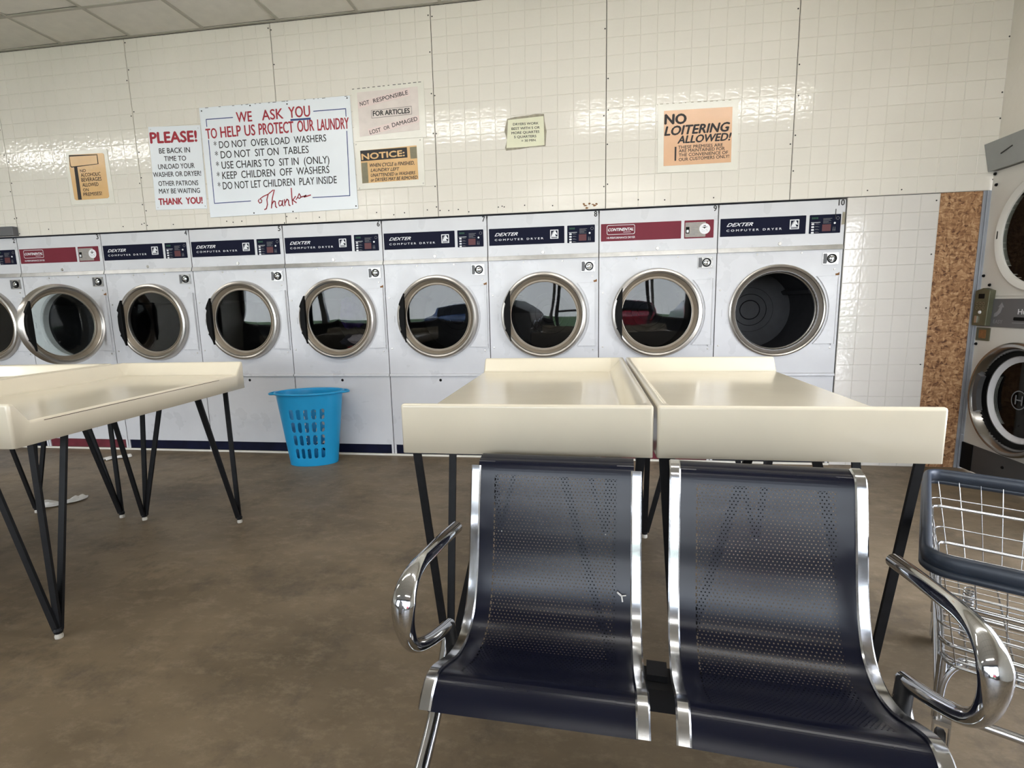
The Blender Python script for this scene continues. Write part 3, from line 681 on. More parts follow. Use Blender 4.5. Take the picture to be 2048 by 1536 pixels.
MB().lathe([(.0001, .012), (.226, .012), (.226, .016), (.0001, .016)], (.425, 0, .555), 48).build('lower_door_glass', M['clear_glass'], ld, 35)
MB().lathe([(.0001, .045), (.29, .045)], (.425, 0, .555), 48).build('lower_drum_screen', M['perf'], sd)
MB().poly([(.425 - .318 * math.cos(a), .555 + .318 * math.sin(a)) for a in np.linspace(-.42, .42, 9)] + [(.425 - .268 * math.cos(a), .555 + .268 * math.sin(a)) for a in np.linspace(.42, -.42, 9)], -.060, -.030).build('pull_handle', M['kick_grey'], ld)
M['logo'] = mat('etched_logo', sin((104, 108, 112)), .4)
lg = MB(); lg.lathe([(.052, .0085), (.058, .0085)], (.40, 0, .55), 32); put_text(lg, 'H', (.372, .522), (.428, .522), .056, .0085); lg.build('etched_emblem', M['logo'], ld)
MB().poly(rrect(.0, .80, .978, 1.152, .003, 2), -.006, .002).build('control_panel', M['grey_panel'], sd)
cb = MB().poly([(.006, .982), (.125, .982), (.135, 1.205), (.075, 1.222), (.010, 1.205)], -.035, .002).build('coin_meter', M['olive'], sd); bevel(cb, .003)
MB().poly(rrect(.045, .095, 1.155, 1.185, .003, 2), -.037, -.034).build('meter_window', M['black'], cb)
b = MB()
for k in range(2):
    for j in range(3): b.lathe([(.008, -.037), (.010, -.037)], (.04 + .028 * j, 0, 1.095 + .028 * k), 12)
b.poly(rrect(.035, .055, 1.0, 1.045, .003, 2), -.042, -.034)
tag(b.build('meter_fittings', M['steel'], cb), kind='stuff')
MB().lathe([(.0001, -.040), (.010, -.040), (.011, -.035)], (.07, 0, 1.068), 16).build('coin_button', M['white_ink'], cb)
MB().poly([(.15, 1.06), (.175, 1.075), (.19, 1.10), (.175, 1.10), (.205, 1.13), (.225, 1.10), (.212, 1.10), (.20, 1.065), (.175, 1.045), (.15, 1.04)], -.0075, -.006).build('arrow_mark', M['grey_ink'], sd)
b = MB(); put_text(b, 'EASY', (.15, 1.0), (.225, 1.0), .022, -.0072, bold=.02); b.box(.30, .5, -.0075, -.006, 1.005, 1.009); b.build('lettering', M['grey_ink'], sd)
b = MB(); put_text(b, 'Huebsch', (.335, 1.06), (.52, 1.06), .03, -.0072, bold=.02); b.build('brand_lettering', M['white_ink'], sd)
MB().poly(rrect(.31, .50, 1.022, 1.042, .006, 3), -.010, -.006).build('slot_handle', M['black'], sd)
MB().poly(rrect(.012, .128, .885, .968, .004, 2), -.006, .001).build('return_plate', M['olive'], sd)
MB().poly(rrect(.04, .10, .90, .955, .004, 2), -.0085, -.006).build('return_slot', M['rust'], sd)
MB().box(0, .80, -.004, .02, .012, .19).build('kick_panel', M['kick_grey'], sd)
MB().box(0, .10, -.008, .0, .012, .19).build('kick_end', M['black'], sd)
b = MB()
for x, z in ((.02, 1.93), (.04, 1.86), (.02, 1.3), (.08, 1.24), (.02, .86), (.36, .12), (.3, 1.9)): b.lathe([(.0001, -.010), (.008, -.010), (.010, -.002)], (x, 0, z), 10)
tag(b.build('panel_screws', M['black'], sd), kind='stuff')
sd2 = copy_tree(sd); sd2.location.y -= .82; tag(sd2, 'second white stacked dryer on the right wall, beside the first and outside the picture', 'dryer')
# slanted grey fascia above the stacked dryers
fa = MB().add([(2.355, y, 2.115) for y in (-3.4, 0.003)] + [(2.392, y, 1.949) for y in (-3.4, .003)] + [(2.437, y, 2.125) for y in (-3.4, .003)] + [(2.437, y, 1.949) for y in (-3.4, .003)],
              [(0, 1, 3, 2), (0, 4, 5, 1), (2, 3, 7, 6), (0, 2, 6, 4), (1, 5, 7, 3), (4, 6, 7, 5)])
fa.v = [(a, min(b, -.006), c) for a, b, c in fa.v]
o = fa.build('trim_4', M['fascia']); tag(o, kind='structure')
b = MB().bar((2.3705, -.13, 2.03), (2.3675, -.22, 2.052), .003, .006).build('scratch', M['black_ink'], o)
# ------------------------------------------------------------------ signs on the back wall
def quad(pts, y0=-.008, y1=-.0038, r=0): return MB().poly(pts, y0, y1)
def sign(name, px, matname, lab, y0=-.008):
    pts = [W(*p, y0) for p in px]                 # top-left, top-right, bottom-right, bottom-left
    o = MB().poly(pts, y0, -.0040).build(name, M[matname]); tag(o, lab, 'sign'); return o
def letter(parent, lines, mt, y, bold=0.0, shear=0.0, name='lettering'):
    for txt, a, c, h in lines:
        b = MB()
        p0, p1 = W(*a, y), W(*c, y); hm = abs(W(*a, y)[1] - W(a[0], a[1] - h, y)[1])
        hm1 = abs(W(*c, y)[1] - W(c[0], c[1] - h, y)[1])
        put_text(b, txt, p0, p1, hm, y, bold, shear, 1.0, hm1)
        o_ = b.build(name, M[mt], parent)
    return o_
def strokes(parent, paths, wpx, mt, y, name='lettering'):
    b = MB()
    for pts, wd in paths:
        P3 = [Vector((W(u, v, y)[0], y, W(u, v, y)[1])) for u, v in pts]
        for p, q in zip(P3, P3[1:]):
            t = (q - p).normalized(); n = Vector((-t.z, 0, t.x)) * wd / 2; e = t * wd * .3
            b.add([p - n - e, q - n + e, q + n + e, p + n - e], [(0, 1, 2, 3)])
    return b.build(name, M[mt], parent)
def card(parent, px, mt, y0, y1, name): return MB().poly([W(*p, y0) for p in px], y0, y1).build(name, M[mt], parent)
def rivets(parent, px, mt, y):
    b = MB()
    for p in px:
        x, z = W(*p, y); b.lathe([(.0001, y - .003), (.004, y - .0025), (.0055, y)], (x, 0, z), 10)
    tag(b.build('rivets', M[mt], parent), kind='stuff')
# big painted sign
o = sign('house_rules_sign', [(398, 216), (699, 191), (716, 417), (421, 435)], 'signboard', 'large white painted board of laundry rules in red and black', -.012)
Y = -.0128
def z2(u, v): return (280 + u * .28320, 150 + v * .28311)      # crop of the photo the letters were measured on
letter(o, [('WE', z2(683, 334), z2(792, 326), 20), ('ASK', z2(864, 320), z2(1013, 306), 20), ('YOU', z2(1052, 303), z2(1202, 292), 21.5)], 'red_ink', Y, .018)
letter(o, [('TO', z2(470, 452), z2(546, 445), 20), ('HELP', z2(572, 442), z2(715, 430), 21), ('US', z2(742, 430), z2(815, 424), 21), ('PROTECT', z2(842, 422), z2(1086, 405), 22), ('OUR', z2(1115, 402), z2(1230, 392), 22), ('LAUNDRY', z2(1256, 392), z2(1476, 378), 22)], 'red_ink', Y, .018)
L5 = [('* DO NOT  OVER LOAD  WASHERS', z2(524, 520), z2(1316, 468), 13.8), ('* DO NOT  SIT ON  TABLES', z2(533, 592), z2(1192, 550), 14.4), ('* USE CHAIRS TO  SIT IN  (ONLY)', z2(540, 665), z2(1338, 622), 14.4),
      ('* KEEP  CHILDREN  OFF  WASHERS', z2(546, 738), z2(1338, 692), 14.4), ('* DO NOT LET CHILDREN  PLAY INSIDE', z2(553, 810), z2(1390, 764), 14.4)]
letter(o, L5, 'black_ink', Y, .008)
strokes(o, [([z2(1066, 318), z2(1202, 308)], .014)], 1, 'blue_ink', Y, 'underline')
bl = .0062
strokes(o, [([z2(655, 300), z2(467, 314), z2(472, 365)], bl), ([z2(484, 460), z2(526, 907), z2(782, 890)], bl), ([z2(1225, 256), z2(1452, 238), z2(1455, 292)], bl), ([z2(1460, 396), z2(1482, 852), z2(1220, 866)], bl)], 1, 'blue_ink', Y, 'border_line')
th = [[(842, 878), (835, 890), (845, 905), (858, 900), (860, 885), (848, 875), (870, 858), (905, 842), (940, 812)], [(905, 842), (896, 880), (900, 915), (892, 945), (880, 950)], [(948, 812), (935, 870), (928, 940)], [(930, 915), (945, 890), (955, 895), (958, 930), (966, 936)],
      [(1000, 890), (985, 888), (978, 905), (985, 925), (1000, 918), (1008, 885), (1006, 918), (1014, 926)], [(1020, 880), (1024, 922)], [(1024, 905), (1038, 878), (1048, 885), (1052, 918), (1060, 922)], [(1068, 800), (1072, 860), (1078, 915)], [(1098, 858), (1080, 884), (1104, 902)],
      [(1102, 880), (1112, 866), (1124, 838), (1132, 850), (1136, 864), (1126, 872), (1114, 866)], [(1136, 862), (1160, 856), (1172, 850), (1160, 862), (1205, 848)]]
strokes(o, [([z2(*p) for p in s_], .0088 if len(s_) < 7 else .0075) for s_ in th], 1, 'red_ink', Y - .0002, 'script_lettering')
rivets(o, [(403, 222), (500, 211), (574, 208), (694, 196), (508, 426), (586, 423), (712, 412)], 'black_ink', -.012)
b = MB()
for u in range(410, 690, 9):
    if random.random() < .45:
        x, z = W(u, 215.5 - (u - 398) * .083 + 1.2, Y); b.box(x, x + random.uniform(.008, .03), Y, Y + .0008, z - .002, z + .001)
tag(b.build('chipped_edge', M['black_ink'], o), kind='stuff')
# PLEASE sign
o = sign('reminder_sign', [(296, 254), (400, 250), (414, 417), (312, 420)], 'signboard', 'narrow white sign headed PLEASE in red, left of the large rules board', -.0075)
Y = -.0083
letter(o, [('PLEASE!', z2(76, 482), z2(402, 468), 21)], 'red_ink', Y, .045)
letter(o, [('THANK  YOU!', z2(135, 918), z2(442, 906), 12.5)], 'red_ink', Y, .045)
letter(o, [('BE BACK IN', z2(136, 555), z2(354, 546), 10.3), ('TIME TO', z2(172, 608), z2(326, 604), 9.6), ('UNLOAD YOUR', z2(130, 666), z2(386, 656), 9.8), ('WASHER OR DRYER!', z2(94, 722), z2(432, 710), 9.6), ('OTHER PATRONS', z2(132, 784), z2(412, 778), 9.6), ('MAY BE WAITING', z2(136, 838), z2(424, 832), 9.6)], 'black_ink', Y, .014)
rivets(o, [(301, 259), (396, 256), (316, 415), (410, 412)], 'alu', -.0075)
# tan alcohol sign
o = sign('alcohol_notice', [(131, 303), (213, 297), (230, 406), (143, 410)], 'paper', 'tan NO ALCOHOLIC BEVERAGES card in a plastic sleeve, leftmost of the wall signs')
def za(u, v): return (120 + u * .08464, 290 + v * .08464)
card(o, [za(205, 235), za(1000, 190), za(1035, 215), za(1160, 1215), za(1130, 1255), za(385, 1305), za(345, 1280), za(225, 560)], 'tan', -.0092, -.0078, 'tan_card')
card(o, [za(330, 520), za(405, 515), za(515, 1290), za(430, 1295)], 'black_ink', -.0098, -.009, 'black_stripe')
card(o, [za(205, 240), za(880, 222), za(910, 450), za(270, 535), za(240, 500)], 'black_ink', -.0098, -.009, 'banner_border')
card(o, [za(225, 275), za(865, 240), za(888, 440), za(280, 510), za(255, 490)], 'tan', -.0104, -.0096, 'banner')
letter(o, [('NO', za(478, 648), za(612, 635), 6), ('ALCOHOLIC', za(500, 752), za(962, 720), 7), ('BEVERAGES', za(512, 868), za(985, 838), 7.4), ('ALLOWED', za(535, 985), za(912, 965), 7), ('ON', za(550, 1100), za(682, 1090), 6), ('PREMISES!', za(560, 1210), za(995, 1180), 7)], 'black_ink', -.0100, .012)
# not responsible
o = sign('responsibility_notice', [(702, 179), (847, 161), (853, 274), (710, 283)], 'paper', 'worn plastic-sleeved NOT RESPONSIBLE notice, uppermost right of the rules board')
def zb(u, v): return (690 + u * .15625, 150 + v * .15625)
card(o, [zb(152, 225), zb(930, 145), zb(955, 700), zb(190, 790)], 'pink_paper', -.0092, -.0078, 'paper_sheet')
card(o, [zb(165, 350), zb(825, 165), zb(832, 262), zb(175, 430)], 'pink_tape', -.0098, -.009, 'paper_strip')
card(o, [zb(290, 690), zb(945, 515), zb(955, 600), zb(310, 775)], 'pink_tape', -.0098, -.009, 'paper_strip')
letter(o, [('NOT', zb(195, 398), zb(312, 370), 8), ('RESPONSIBLE', zb(366, 358), zb(808, 245), 8), ('LOST', zb(322, 760), zb(462, 722), 8), ('OR', zb(500, 705), zb(575, 685), 7), ('DAMAGED', zb(608, 668), zb(930, 582), 8)], 'black_ink', -.0104, .012)
letter(o, [('FOR ARTICLES', zb(360, 525), zb(828, 485), 9.5)], 'black_ink', -.0104, .035)
strokes(o, [([zb(335, 455), zb(850, 400), zb(855, 500), zb(342, 553), zb(335, 455)], .0022)], 1, 'black_ink', -.0102, 'text_border')
b = MB()
for k in range(14):
    x, z = W(*zb(90 + k * 65, 180 - k * 7), -.0085); b.box(x, x + random.uniform(.008, .028), -.0085, -.0079, z - .003, z + .001)
tag(b.build('torn_edge', M['black_ink'], o), kind='stuff')
# NOTICE
o = sign('notice_card', [(709, 284), (846, 275), (850, 371), (716, 379)], 'paper', 'tan NOTICE card with black heading, lowest sign right of the rules board', -.0095)
card(o, [zb(193, 970), zb(915, 900), zb(940, 1335), zb(222, 1388)], 'tan', -.0107, -.0095, 'tan_card')
card(o, [zb(193, 970), zb(792, 925), zb(800, 1055), zb(205, 1105)], 'black_ink', -.0113, -.0105, 'heading_band')
card(o, [zb(208, 1125), zb(285, 1118), zb(302, 1380), zb(222, 1388)], 'olive_print', -.0113, -.0105, 'side_print')
card(o, [zb(828, 925), zb(915, 915), zb(922, 1065), zb(840, 1072)], 'olive_print', -.0113, -.0105, 'side_print')
letter(o, [('NOTICE:', zb(218, 1085), zb(762, 1035), 11.5)], 'tan', -.0119, .045)
letter(o, [('WHEN CYCLE is FINISHED,', zb(318, 1180), zb(888, 1145), 7), ('LAUNDRY LEFT', zb(330, 1240), zb(696, 1222), 6.4), ('UNATTENDED in WASHERS', zb(332, 1305), zb(900, 1270), 6.4), ('or DRYERS MAY BE REMOVED', zb(332, 1365), zb(928, 1330), 6.6)], 'black_ink', -.0113, .022, .25)
rivets(o, [zb(140, 890), zb(960, 830), zb(185, 1450), zb(1000, 1385)], 'steel', -.0095)
# dryers work best
pts = [(1014, 238), (1030, 234), (1056, 231), (1070, 228), (1088, 228), (1089, 240), (1093, 262), (1091, 292), (1060, 294), (1040, 298), (1012, 301), (1010, 296), (1014, 280), (1009, 262)]
o = MB().poly([W(*p, -.007) for p in pts], -.007, -.004).build('tape_backed_notice', M['tape'])
tag(o, 'small cream note about quarters, taped alone above dryer 7 and dryer 8', 'sign')
card(o, [(1016, 240), (1087, 232), (1089, 290), (1050, 294), (1013, 296)], 'paper_cream', -.0078, -.0069, 'note_paper')
def zc(u, v): return (860 + u * .41016, v * .41016)
letter(o, [('DRYERS WORK', zc(405, 612), zc(529, 606), 4.6), ('BEST WITH 5 OR', zc(398, 634), zc(535, 627), 4.8), ('MORE QUARTES', zc(398, 655), zc(533, 647), 4.8), ('5 QUARTERS', zc(410, 674), zc(518, 669), 4.6), ('= 30 MIN.', zc(446, 692), zc(518, 688), 4.4)], 'black_ink', -.0084, .025)
# no loitering
o = sign('loitering_notice', [(1316, 208), (1477, 199), (1475, 340), (1315, 346)], 'paper', 'salmon NO LOITERING ALLOWED card in plastic sleeve, rightmost of the wall signs')
def zd(u, v): return (1300 + u * .104167, 190 + v * .104167)
card(o, [zd(270, 305), zd(1585, 225), zd(1555, 1290), zd(260, 1365)], 'salmon', -.0092, -.0078, 'salmon_card')
letter(o, [('NO', zd(285, 560), zd(688, 545), 19)], 'black_ink', -.0100, .05)
letter(o, [('LOITERING', zd(280, 780), zd(1525, 690), 17.5), ('ALLOWED!', zd(530, 930), zd(1555, 865), 14.5)], 'black_ink', -.0100, .04, .22)
letter(o, [('THESE PREMISES ARE', zd(540, 1035), zd(1395, 985), 6.2), ('ARE MAINTAINED FOR', zd(552, 1105), zd(1435, 1055), 6.2), ('THE CONVENIENCE OF', zd(552, 1185), zd(1495, 1130), 6.2), ('OUR CUSTOMERS ONLY!', zd(552, 1270), zd(1518, 1205), 6.2)], 'black_ink', -.0100, .016)
card(o, [zd(475, 995), zd(508, 993), zd(502, 1262), zd(470, 1264)], 'black_ink', -.0100, -.009, 'black_bar')
b = MB()
for k in range(12):
    x, z = W(*zd(190 + k * 120, 172 - k * 7), -.0085); b.box(x, x + random.uniform(.006, .03), -.0085, -.0079, z - .003, z + .001)
tag(b.build('torn_edge', M['tape'], o), kind='stuff')

# ------------------------------------------------------------------ folding tables
TZ, BZ = .895, .745
def table(name, org, rz, Wd, L, side, feet, lab, trayz=.828):
    """org = world position of the open-side front corner (top); side=+1 lip on +x"""
    t = empty(name, (org[0], org[1], 0), rz); tag(t, lab, 'table', 'cream laundry folding tables')
    th, sl = .020, .052
    us = [0, Wd - th - sl, Wd - th, Wd]; vs_ = [0, th, th + sl * .85, L - th - sl, L - th, L]
    def hz(i, j):
        if i >= 2: return TZ
        return TZ if j in (0, 1, 4, 5) else trayz
    V = [(u * side, v, hz(i, j)) for i, u in enumerate(us) for j, v in enumerate(vs_)]
    F = [(i * 6 + j, (i + 1) * 6 + j, (i + 1) * 6 + j + 1, i * 6 + j + 1) for i in range(3) for j in range(5)]
    per = [(i, 0) for i in range(4)] + [(3, j) for j in range(1, 6)] + [(i, 5) for i in (2, 1, 0)] + [(0, j) for j in (4, 3, 2, 1)]
    n0 = len(V); zb_ = BZ
    for i, j in per: V.append((us[i] * side, vs_[j], zb_))
    k = len(per)
    for q in range(k):
        a = per[q]; b_ = per[(q + 1) % k]; F.append((a[0] * 6 + a[1], b_[0] * 6 + b_[1], n0 + (q + 1) % k, n0 + q))
    me = MB().add(V, F).build('table_top', M['cream'], t)
    bv = me.modifiers.new('bevel', 'BEVEL'); bv.width = .009; bv.segments = 4; bv.limit_method = 'ANGLE'; bv.angle_limit = math.radians(25)
    so = me.modifiers.new('shell', 'SOLIDIFY'); so.thickness = .007; so.offset = -1
    smooth_obj(me, 50)
    # worn brown line along the open edge
 
    e = MB().box(-.0008 * side, .002 * side, th + sl + .04, L - .22, trayz - .0105, trayz - .0082)
    tag(e.build('edge_wear', M['edge_dark'], t), kind='stuff')
    inv = Matrix.Translation((org[0], org[1], 0)) @ Matrix.Rotation(rz, 4, 'Z'); inv = inv.inverted()
    for fx, fy, sx_, sy_ in feet:
        tops = [(fx - sx_ * .07, fy - sy_ * .05), (fx + sx_ * .20, fy - sy_ * .01), (fx - sx_ * .01, fy + sy_ * .20)] if rz == 0 else [(fx + sx_ * .045, fy + .05) if sy_ < 0 else (fx + sx_ * .02, fy + .03), (fx + sx_ * .22, fy - sy_ * .01), (fx + sx_ * .04, fy + sy_ * .18)]
        lb = MB()
        ft = inv @ Vector((fx, fy, 0))
        for q, (ax, ay) in enumerate(tops):
            a = inv @ Vector((ax, ay, trayz - .012)); d = Vector((a.x - ft.x, a.y - ft.y, 0)).normalized() * .008
            lb.bar((a.x, a.y, a.z), (ft.x + d.x, ft.y + d.y, .030), .024, .010, (0, 1, 0))
        lb.lathe([(.0001, .018), (.013, .020), (.016, .030), (.012, .040), (.0001, .042)], (ft.x, ft.y, 0), 10, 'z')
        lg_ = lb.build('leg', M['leg_black'], t)
        MB().lathe([(.0001, .001), (.013, .001), (.014, .010), (.009, .020), (.0001, .022)], (ft.x, ft.y, 0), 12, 'z').build('foot_glide', M['foot'], lg_, 40)
        # mounting plate under the tray
        pa = [inv @ Vector((ax, ay, trayz - .012)) for ax, ay in tops]
    return t
table('folding_table', (-.672, -2.42), 0, .736, 1.32, 1, [(-.575, -2.34, 1, 1), (-.03, -2.34, -1, 1), (-.575, -1.32, 1, -1), (-.03, -1.32, -1, -1)], 'cream folding table behind the left bench seat, open edge to the left')
table('folding_table', (.802, -2.42), 0, .728, 1.32, -1, [(.70, -2.34, -1, 1), (.16, -2.34, 1, 1), (.70, -1.32, -1, -1), (.165, -1.324, 1, -1)], 'cream folding table behind the right bench seat, open edge towards the strand board')
RL = math.radians(3.3)
table('folding_table', (-1.985, -2.475), RL, .735, 1.28, -1, [(-2.049, -2.385, -1, 1), (-2.60, -2.40, 1, 1), (-2.059, -1.356, -1, -1), (-2.643, -1.377, 1, -1)], 'cream folding table left of the blue basket, nearest of the left pair')
t4 = table('folding_table', (-3.555, -2.59), RL, .80, 1.28, 1, [(-2.78, -2.46, -1, 1), (-3.36, -2.50, 1, 1), (-2.81, -1.358, -1, -1), (-3.411, -1.34, 1, -1)], 'cream folding table at the left picture edge, mostly out of view')
# ------------------------------------------------------------------ waiting bench
bench = empty('waiting_bench', (.05, -2.70, 0)); tag(bench, 'two-seat black perforated metal bench with chrome arms in front of the folding tables', 'bench')
BO = Vector(bench.location)
prof_pts = [(.085, .728), (.075, .752), (.050, .762), (.022, .758), (0, .743), (-.022, .66), (-.040, .58), (-.055, .51), (-.078, .44), (-.110, .384), (-.150, .356), (-.205, .345), (-.27, .356), (-.34, .388), (-.385, .407), (-.410, .408), (-.436, .394), (-.458, .372)]
PF = spline([(a, 0, b) for a, b in prof_pts], 10)
arc = [0.0]
for a, b in zip(PF, PF[1:]): arc.append(arc[-1] + (b - a).length)
arc = np.array(arc); PY = np.array([p.x for p in PF]); PZ = np.array([p.z for p in PF])
def prof_at(s): return np.interp(s, arc, PY), np.interp(s, arc, PZ)
s_top = arc[4 * 10]; s_end = arc[-1]
def make_seat(org, ph, wdt, ext=0.0):
    def T(l, y, z): return (org[0] + math.cos(ph) * l - math.sin(ph) * y - BO.x, org[1] + math.sin(ph) * l + math.cos(ph) * y - BO.y, z)
    mb = MB()
    A0, A1 = .006, wdt - .006; H0, H1 = .048, wdt - .046; S0, S1 = s_top + .020, arc[14 * 10] - .006
    ns = 220
    def strip(l0, l1, s0, s1, n, nl=2):
        ss = np.linspace(s0, s1, n + 1); vs = []; fs = []
        for s_ in ss:
            y, z = prof_at(s_)
            for q in range(nl + 1): vs.append(T(l0 + (l1 - l0) * q / nl, y, z))
        for i in range(n):
            for q in range(nl): a = i * (nl + 1) + q; fs.append((a, a + 1, a + nl + 2, a + nl + 1))
        mb.add(vs, fs)
    p = .0094; rh = p * .866; R = p / math.sqrt(3); hr = .0019
    cols = int((H1 - H0) / p); rws = int((S1 - S0) / rh)
    l_ = H0 + (H1 - H0 - (cols - .5) * p) / 2; s_ = S0 + (S1 - S0 - rws * rh) / 2
    strip(A0, H0 + .004, 0, s_end, ns); strip(H1 - .004, A1, 0, s_end, ns)
    strip(H0 + .004, H1 - .004, 0, S0 + .003, 40); strip(H0 + .004, H1 - .004, S1 - .004, s_end, 24)
    vs = []; fs = []; hexa = [(math.cos(PI / 6 + PI / 3 * k), math.sin(PI / 6 + PI / 3 * k)) for k in range(6)]
    ll = []; sss = []
    for j in range(rws):
        for i in range(cols):
            cx_ = l_ + p * (i + .25 + (.5 if j % 2 else 0)); cs = s_ + rh * (j + .5); b0 = len(ll)
            for hx_, hy_ in hexa: ll.append(cx_ + R * hx_); sss.append(cs + R * hy_)
            for hx_, hy_ in hexa: ll.append(cx_ + hr * hx_); sss.append(cs + hr * hy_)
            for k in range(6): fs.append((b0 + k, b0 + (k + 1) % 6, b0 + 6 + (k + 1) % 6, b0 + 6 + k))
    yy, zz = prof_at(np.array(sss))
    vs = [T(a, b, c - .0003) for a, b, c in zip(ll, yy, zz)]
    mb.add(vs, fs)
    me = D.meshes.new('seat'); me.from_pydata(mb.v, [], mb.f); me.update(); me.materials.append(M['chair'])
    st = D.objects.new('seat', me); COL.objects.link(st); st.parent = bench
    bm = bmesh.new(); bm.from_mesh(me); bmesh.ops.remove_doubles(bm, verts=bm.verts[:], dist=.0002); bm.to_mesh(me); bm.free()
    so = st.modifiers.new('sheet', 'SOLIDIFY'); so.thickness = .0010; so.offset = 0
    for l in (0.0, wdt):
        pts = []
        for s2 in np.linspace(s_top - ext, s_end - .001, 90):
            y, z = prof_at(s2); y0, z0 = prof_at(s2 - .003); y1, z1 = prof_at(s2 + .003)
            tx, tz = y1 - y0, z1 - z0; q = math.hypot(tx, tz); nx, nz = -tz / q, tx / q
            pts.append((y, z, nx, nz))
        r = MB(); sec = [(-.0135, -.003), (-.0135, -.010), (-.010, -.013), (.010, -.013), (.0135, -.010), (.0135, -.003), (.0135, .004), (.010, .0075), (-.010, .0075), (-.0135, .004)]
        n = len(sec); V = []
        for y, z, nx, nz in pts:
            for a, b_ in sec: V.append(T(l + a, y - nx * b_, z - nz * b_))
        F = [(i * n + j, i * n + (j + 1) % n, (i + 1) * n + (j + 1) % n, (i + 1) * n + j) for i in range(len(pts) - 1) for j in range(n)] + [tuple(range(n)), tuple(range((len(pts) - 1) * n, len(pts) * n))]
        r.add(V, F); ro = r.build('side_rail', M['chrome_rough'], st, 30)
    # bracket to the beam
    yb, zb2 = -.27, .335
    for l in (.05, wdt - .05):
        b_ = MB().add([T(l + dx, y, z) for dx in (-.004, .004) for y, z in ((-.34, .352), (-.15, .318), (-.17, .30), (-.27, .295))], [(0, 1, 2, 3), (4, 5, 6, 7), (0, 1, 5, 4), (1, 2, 6, 5), (2, 3, 7, 6), (3, 0, 4, 7)]); b_.build('bracket', M['beam'], st)
    return T
T1 = make_seat((-.422, -2.518), -.047, .43)
T2 = make_seat((.104, -2.546), -.101, .420, .045)
a = Vector(T1(-.03, -.22, .305)); c = Vector(T2(.45, -.22, .305))
MB().bar(a, c, .075, .055).build('beam', M['beam'], bench)
MB().bar(Vector(T1(.43 + .02, -.22, .34)), Vector(T2(-.02, -.22, .34)), .05, .016).build('beam_joint', M['beam'], bench)
def armrest(T, l, sgn):
    P = [(-.045, .578), (-.13, .588), (-.22, .596), (-.30, .602), (-.352, .594), (-.385, .565), (-.392, .52), (-.375, .465), (-.335, .425), (-.27, .392), (-.19, .362), (-.135, .345)]
    Q = spline([T(l + sgn * (.012 * math.sin(i / 11 * PI)), y, z) for i, (y, z) in enumerate(P)], 8)
    k = len(Q); rr = []
    for i in range(k):
        f = i / (k - 1); bl_ = max(0, 1 - abs(f - .47) / .22); rr.append((.0165 - .0035 * bl_, .0175 + .0105 * bl_))
    o = MB(); 
    n = 14; V = []; F = []
    lat = Vector(T(l + 1, 0, 0)) - Vector(T(l, 0, 0))
    for i, p_ in enumerate(Q):
        t = (Q[min(i + 1, k - 1)] - Q[max(i - 1, 0)]).normalized(); b_ = (lat - t * lat.dot(t)).normalized(); a_ = b_.cross(t)
        for j in range(n):
            an = 2 * PI * j / n; V.append(p_ + b_ * math.cos(an) * rr[i][1] + a_ * math.sin(an) * rr[i][0])
    F = [(i * n + j, i * n + (j + 1) % n, (i + 1) * n + (j + 1) % n, (i + 1) * n + j) for i in range(k - 1) for j in range(n)] + [tuple(range(n)), tuple(range((k - 1) * n, k * n))]
    o.add(V, F); ar = o.build('armrest', M['chrome'], bench, 60)
    MB().tube([T(l, -.145, .35), T(l - sgn * .03, -.20, .31), T(l - sgn * .055, -.22, .30)], .018, 10).build('arm_bracket', M['beam'], ar, 40)
armrest(T1, -.052, -1); armrest(T2, .420 + .064, 1)
for T, l in ((T1, -.045), (T2, .420 + .045)):
    lg_ = MB().tube(spline([T(l, -.17, .33), T(l, -.22, .275), T(l, -.30, .205), T(l, -.40, .150), T(l, -.50, .085), T(l, -.555, .022)], 6), [.0165] * 31, 12)
    lg_.tube(spline([T(l, -.19, .31), T(l, -.14, .25), T(l, -.05, .15), T(l, .03, .06), T(l, .06, .022)], 6), [.0165] * 25, 12)
    lo = lg_.build('leg', M['chrome_rough'], bench, 50)
    for yf in (-.558, .063):
        p_ = T(l, yf, 0); MB().lathe([(.0001, .001), (.022, .001), (.024, .012), (.018, .024), (.0001, .026)], p_, 14, 'z').build('foot_cap', M['rubber'], lo, 40)
_p = T1(.395, -.086, .4445)
_pw = (_p[0] + BO.x, _p[1] + BO.y, _p[2])
o = MB().tube([(_pw[0] - .012, _pw[1] - .002, _pw[2] + .006), (_pw[0] - .002, _pw[1] - .004, _pw[2] - .002)], .0022, 6).tube([(_pw[0] - .001, _pw[1] - .004, _pw[2] - .003), (_pw[0] + .001, _pw[1] - .008, _pw[2] - .016)], .0018, 6).tube([(_pw[0], _pw[1] - .004, _pw[2] - .002), (_pw[0] + .010, _pw[1] - .005, _pw[2])], .0012, 6).build('paper_scrap', M['cloth_white'], None, 60)
tag(o, 'tiny pale scrap stuck to the left seat of the bench beside its right chrome rail', 'scrap')
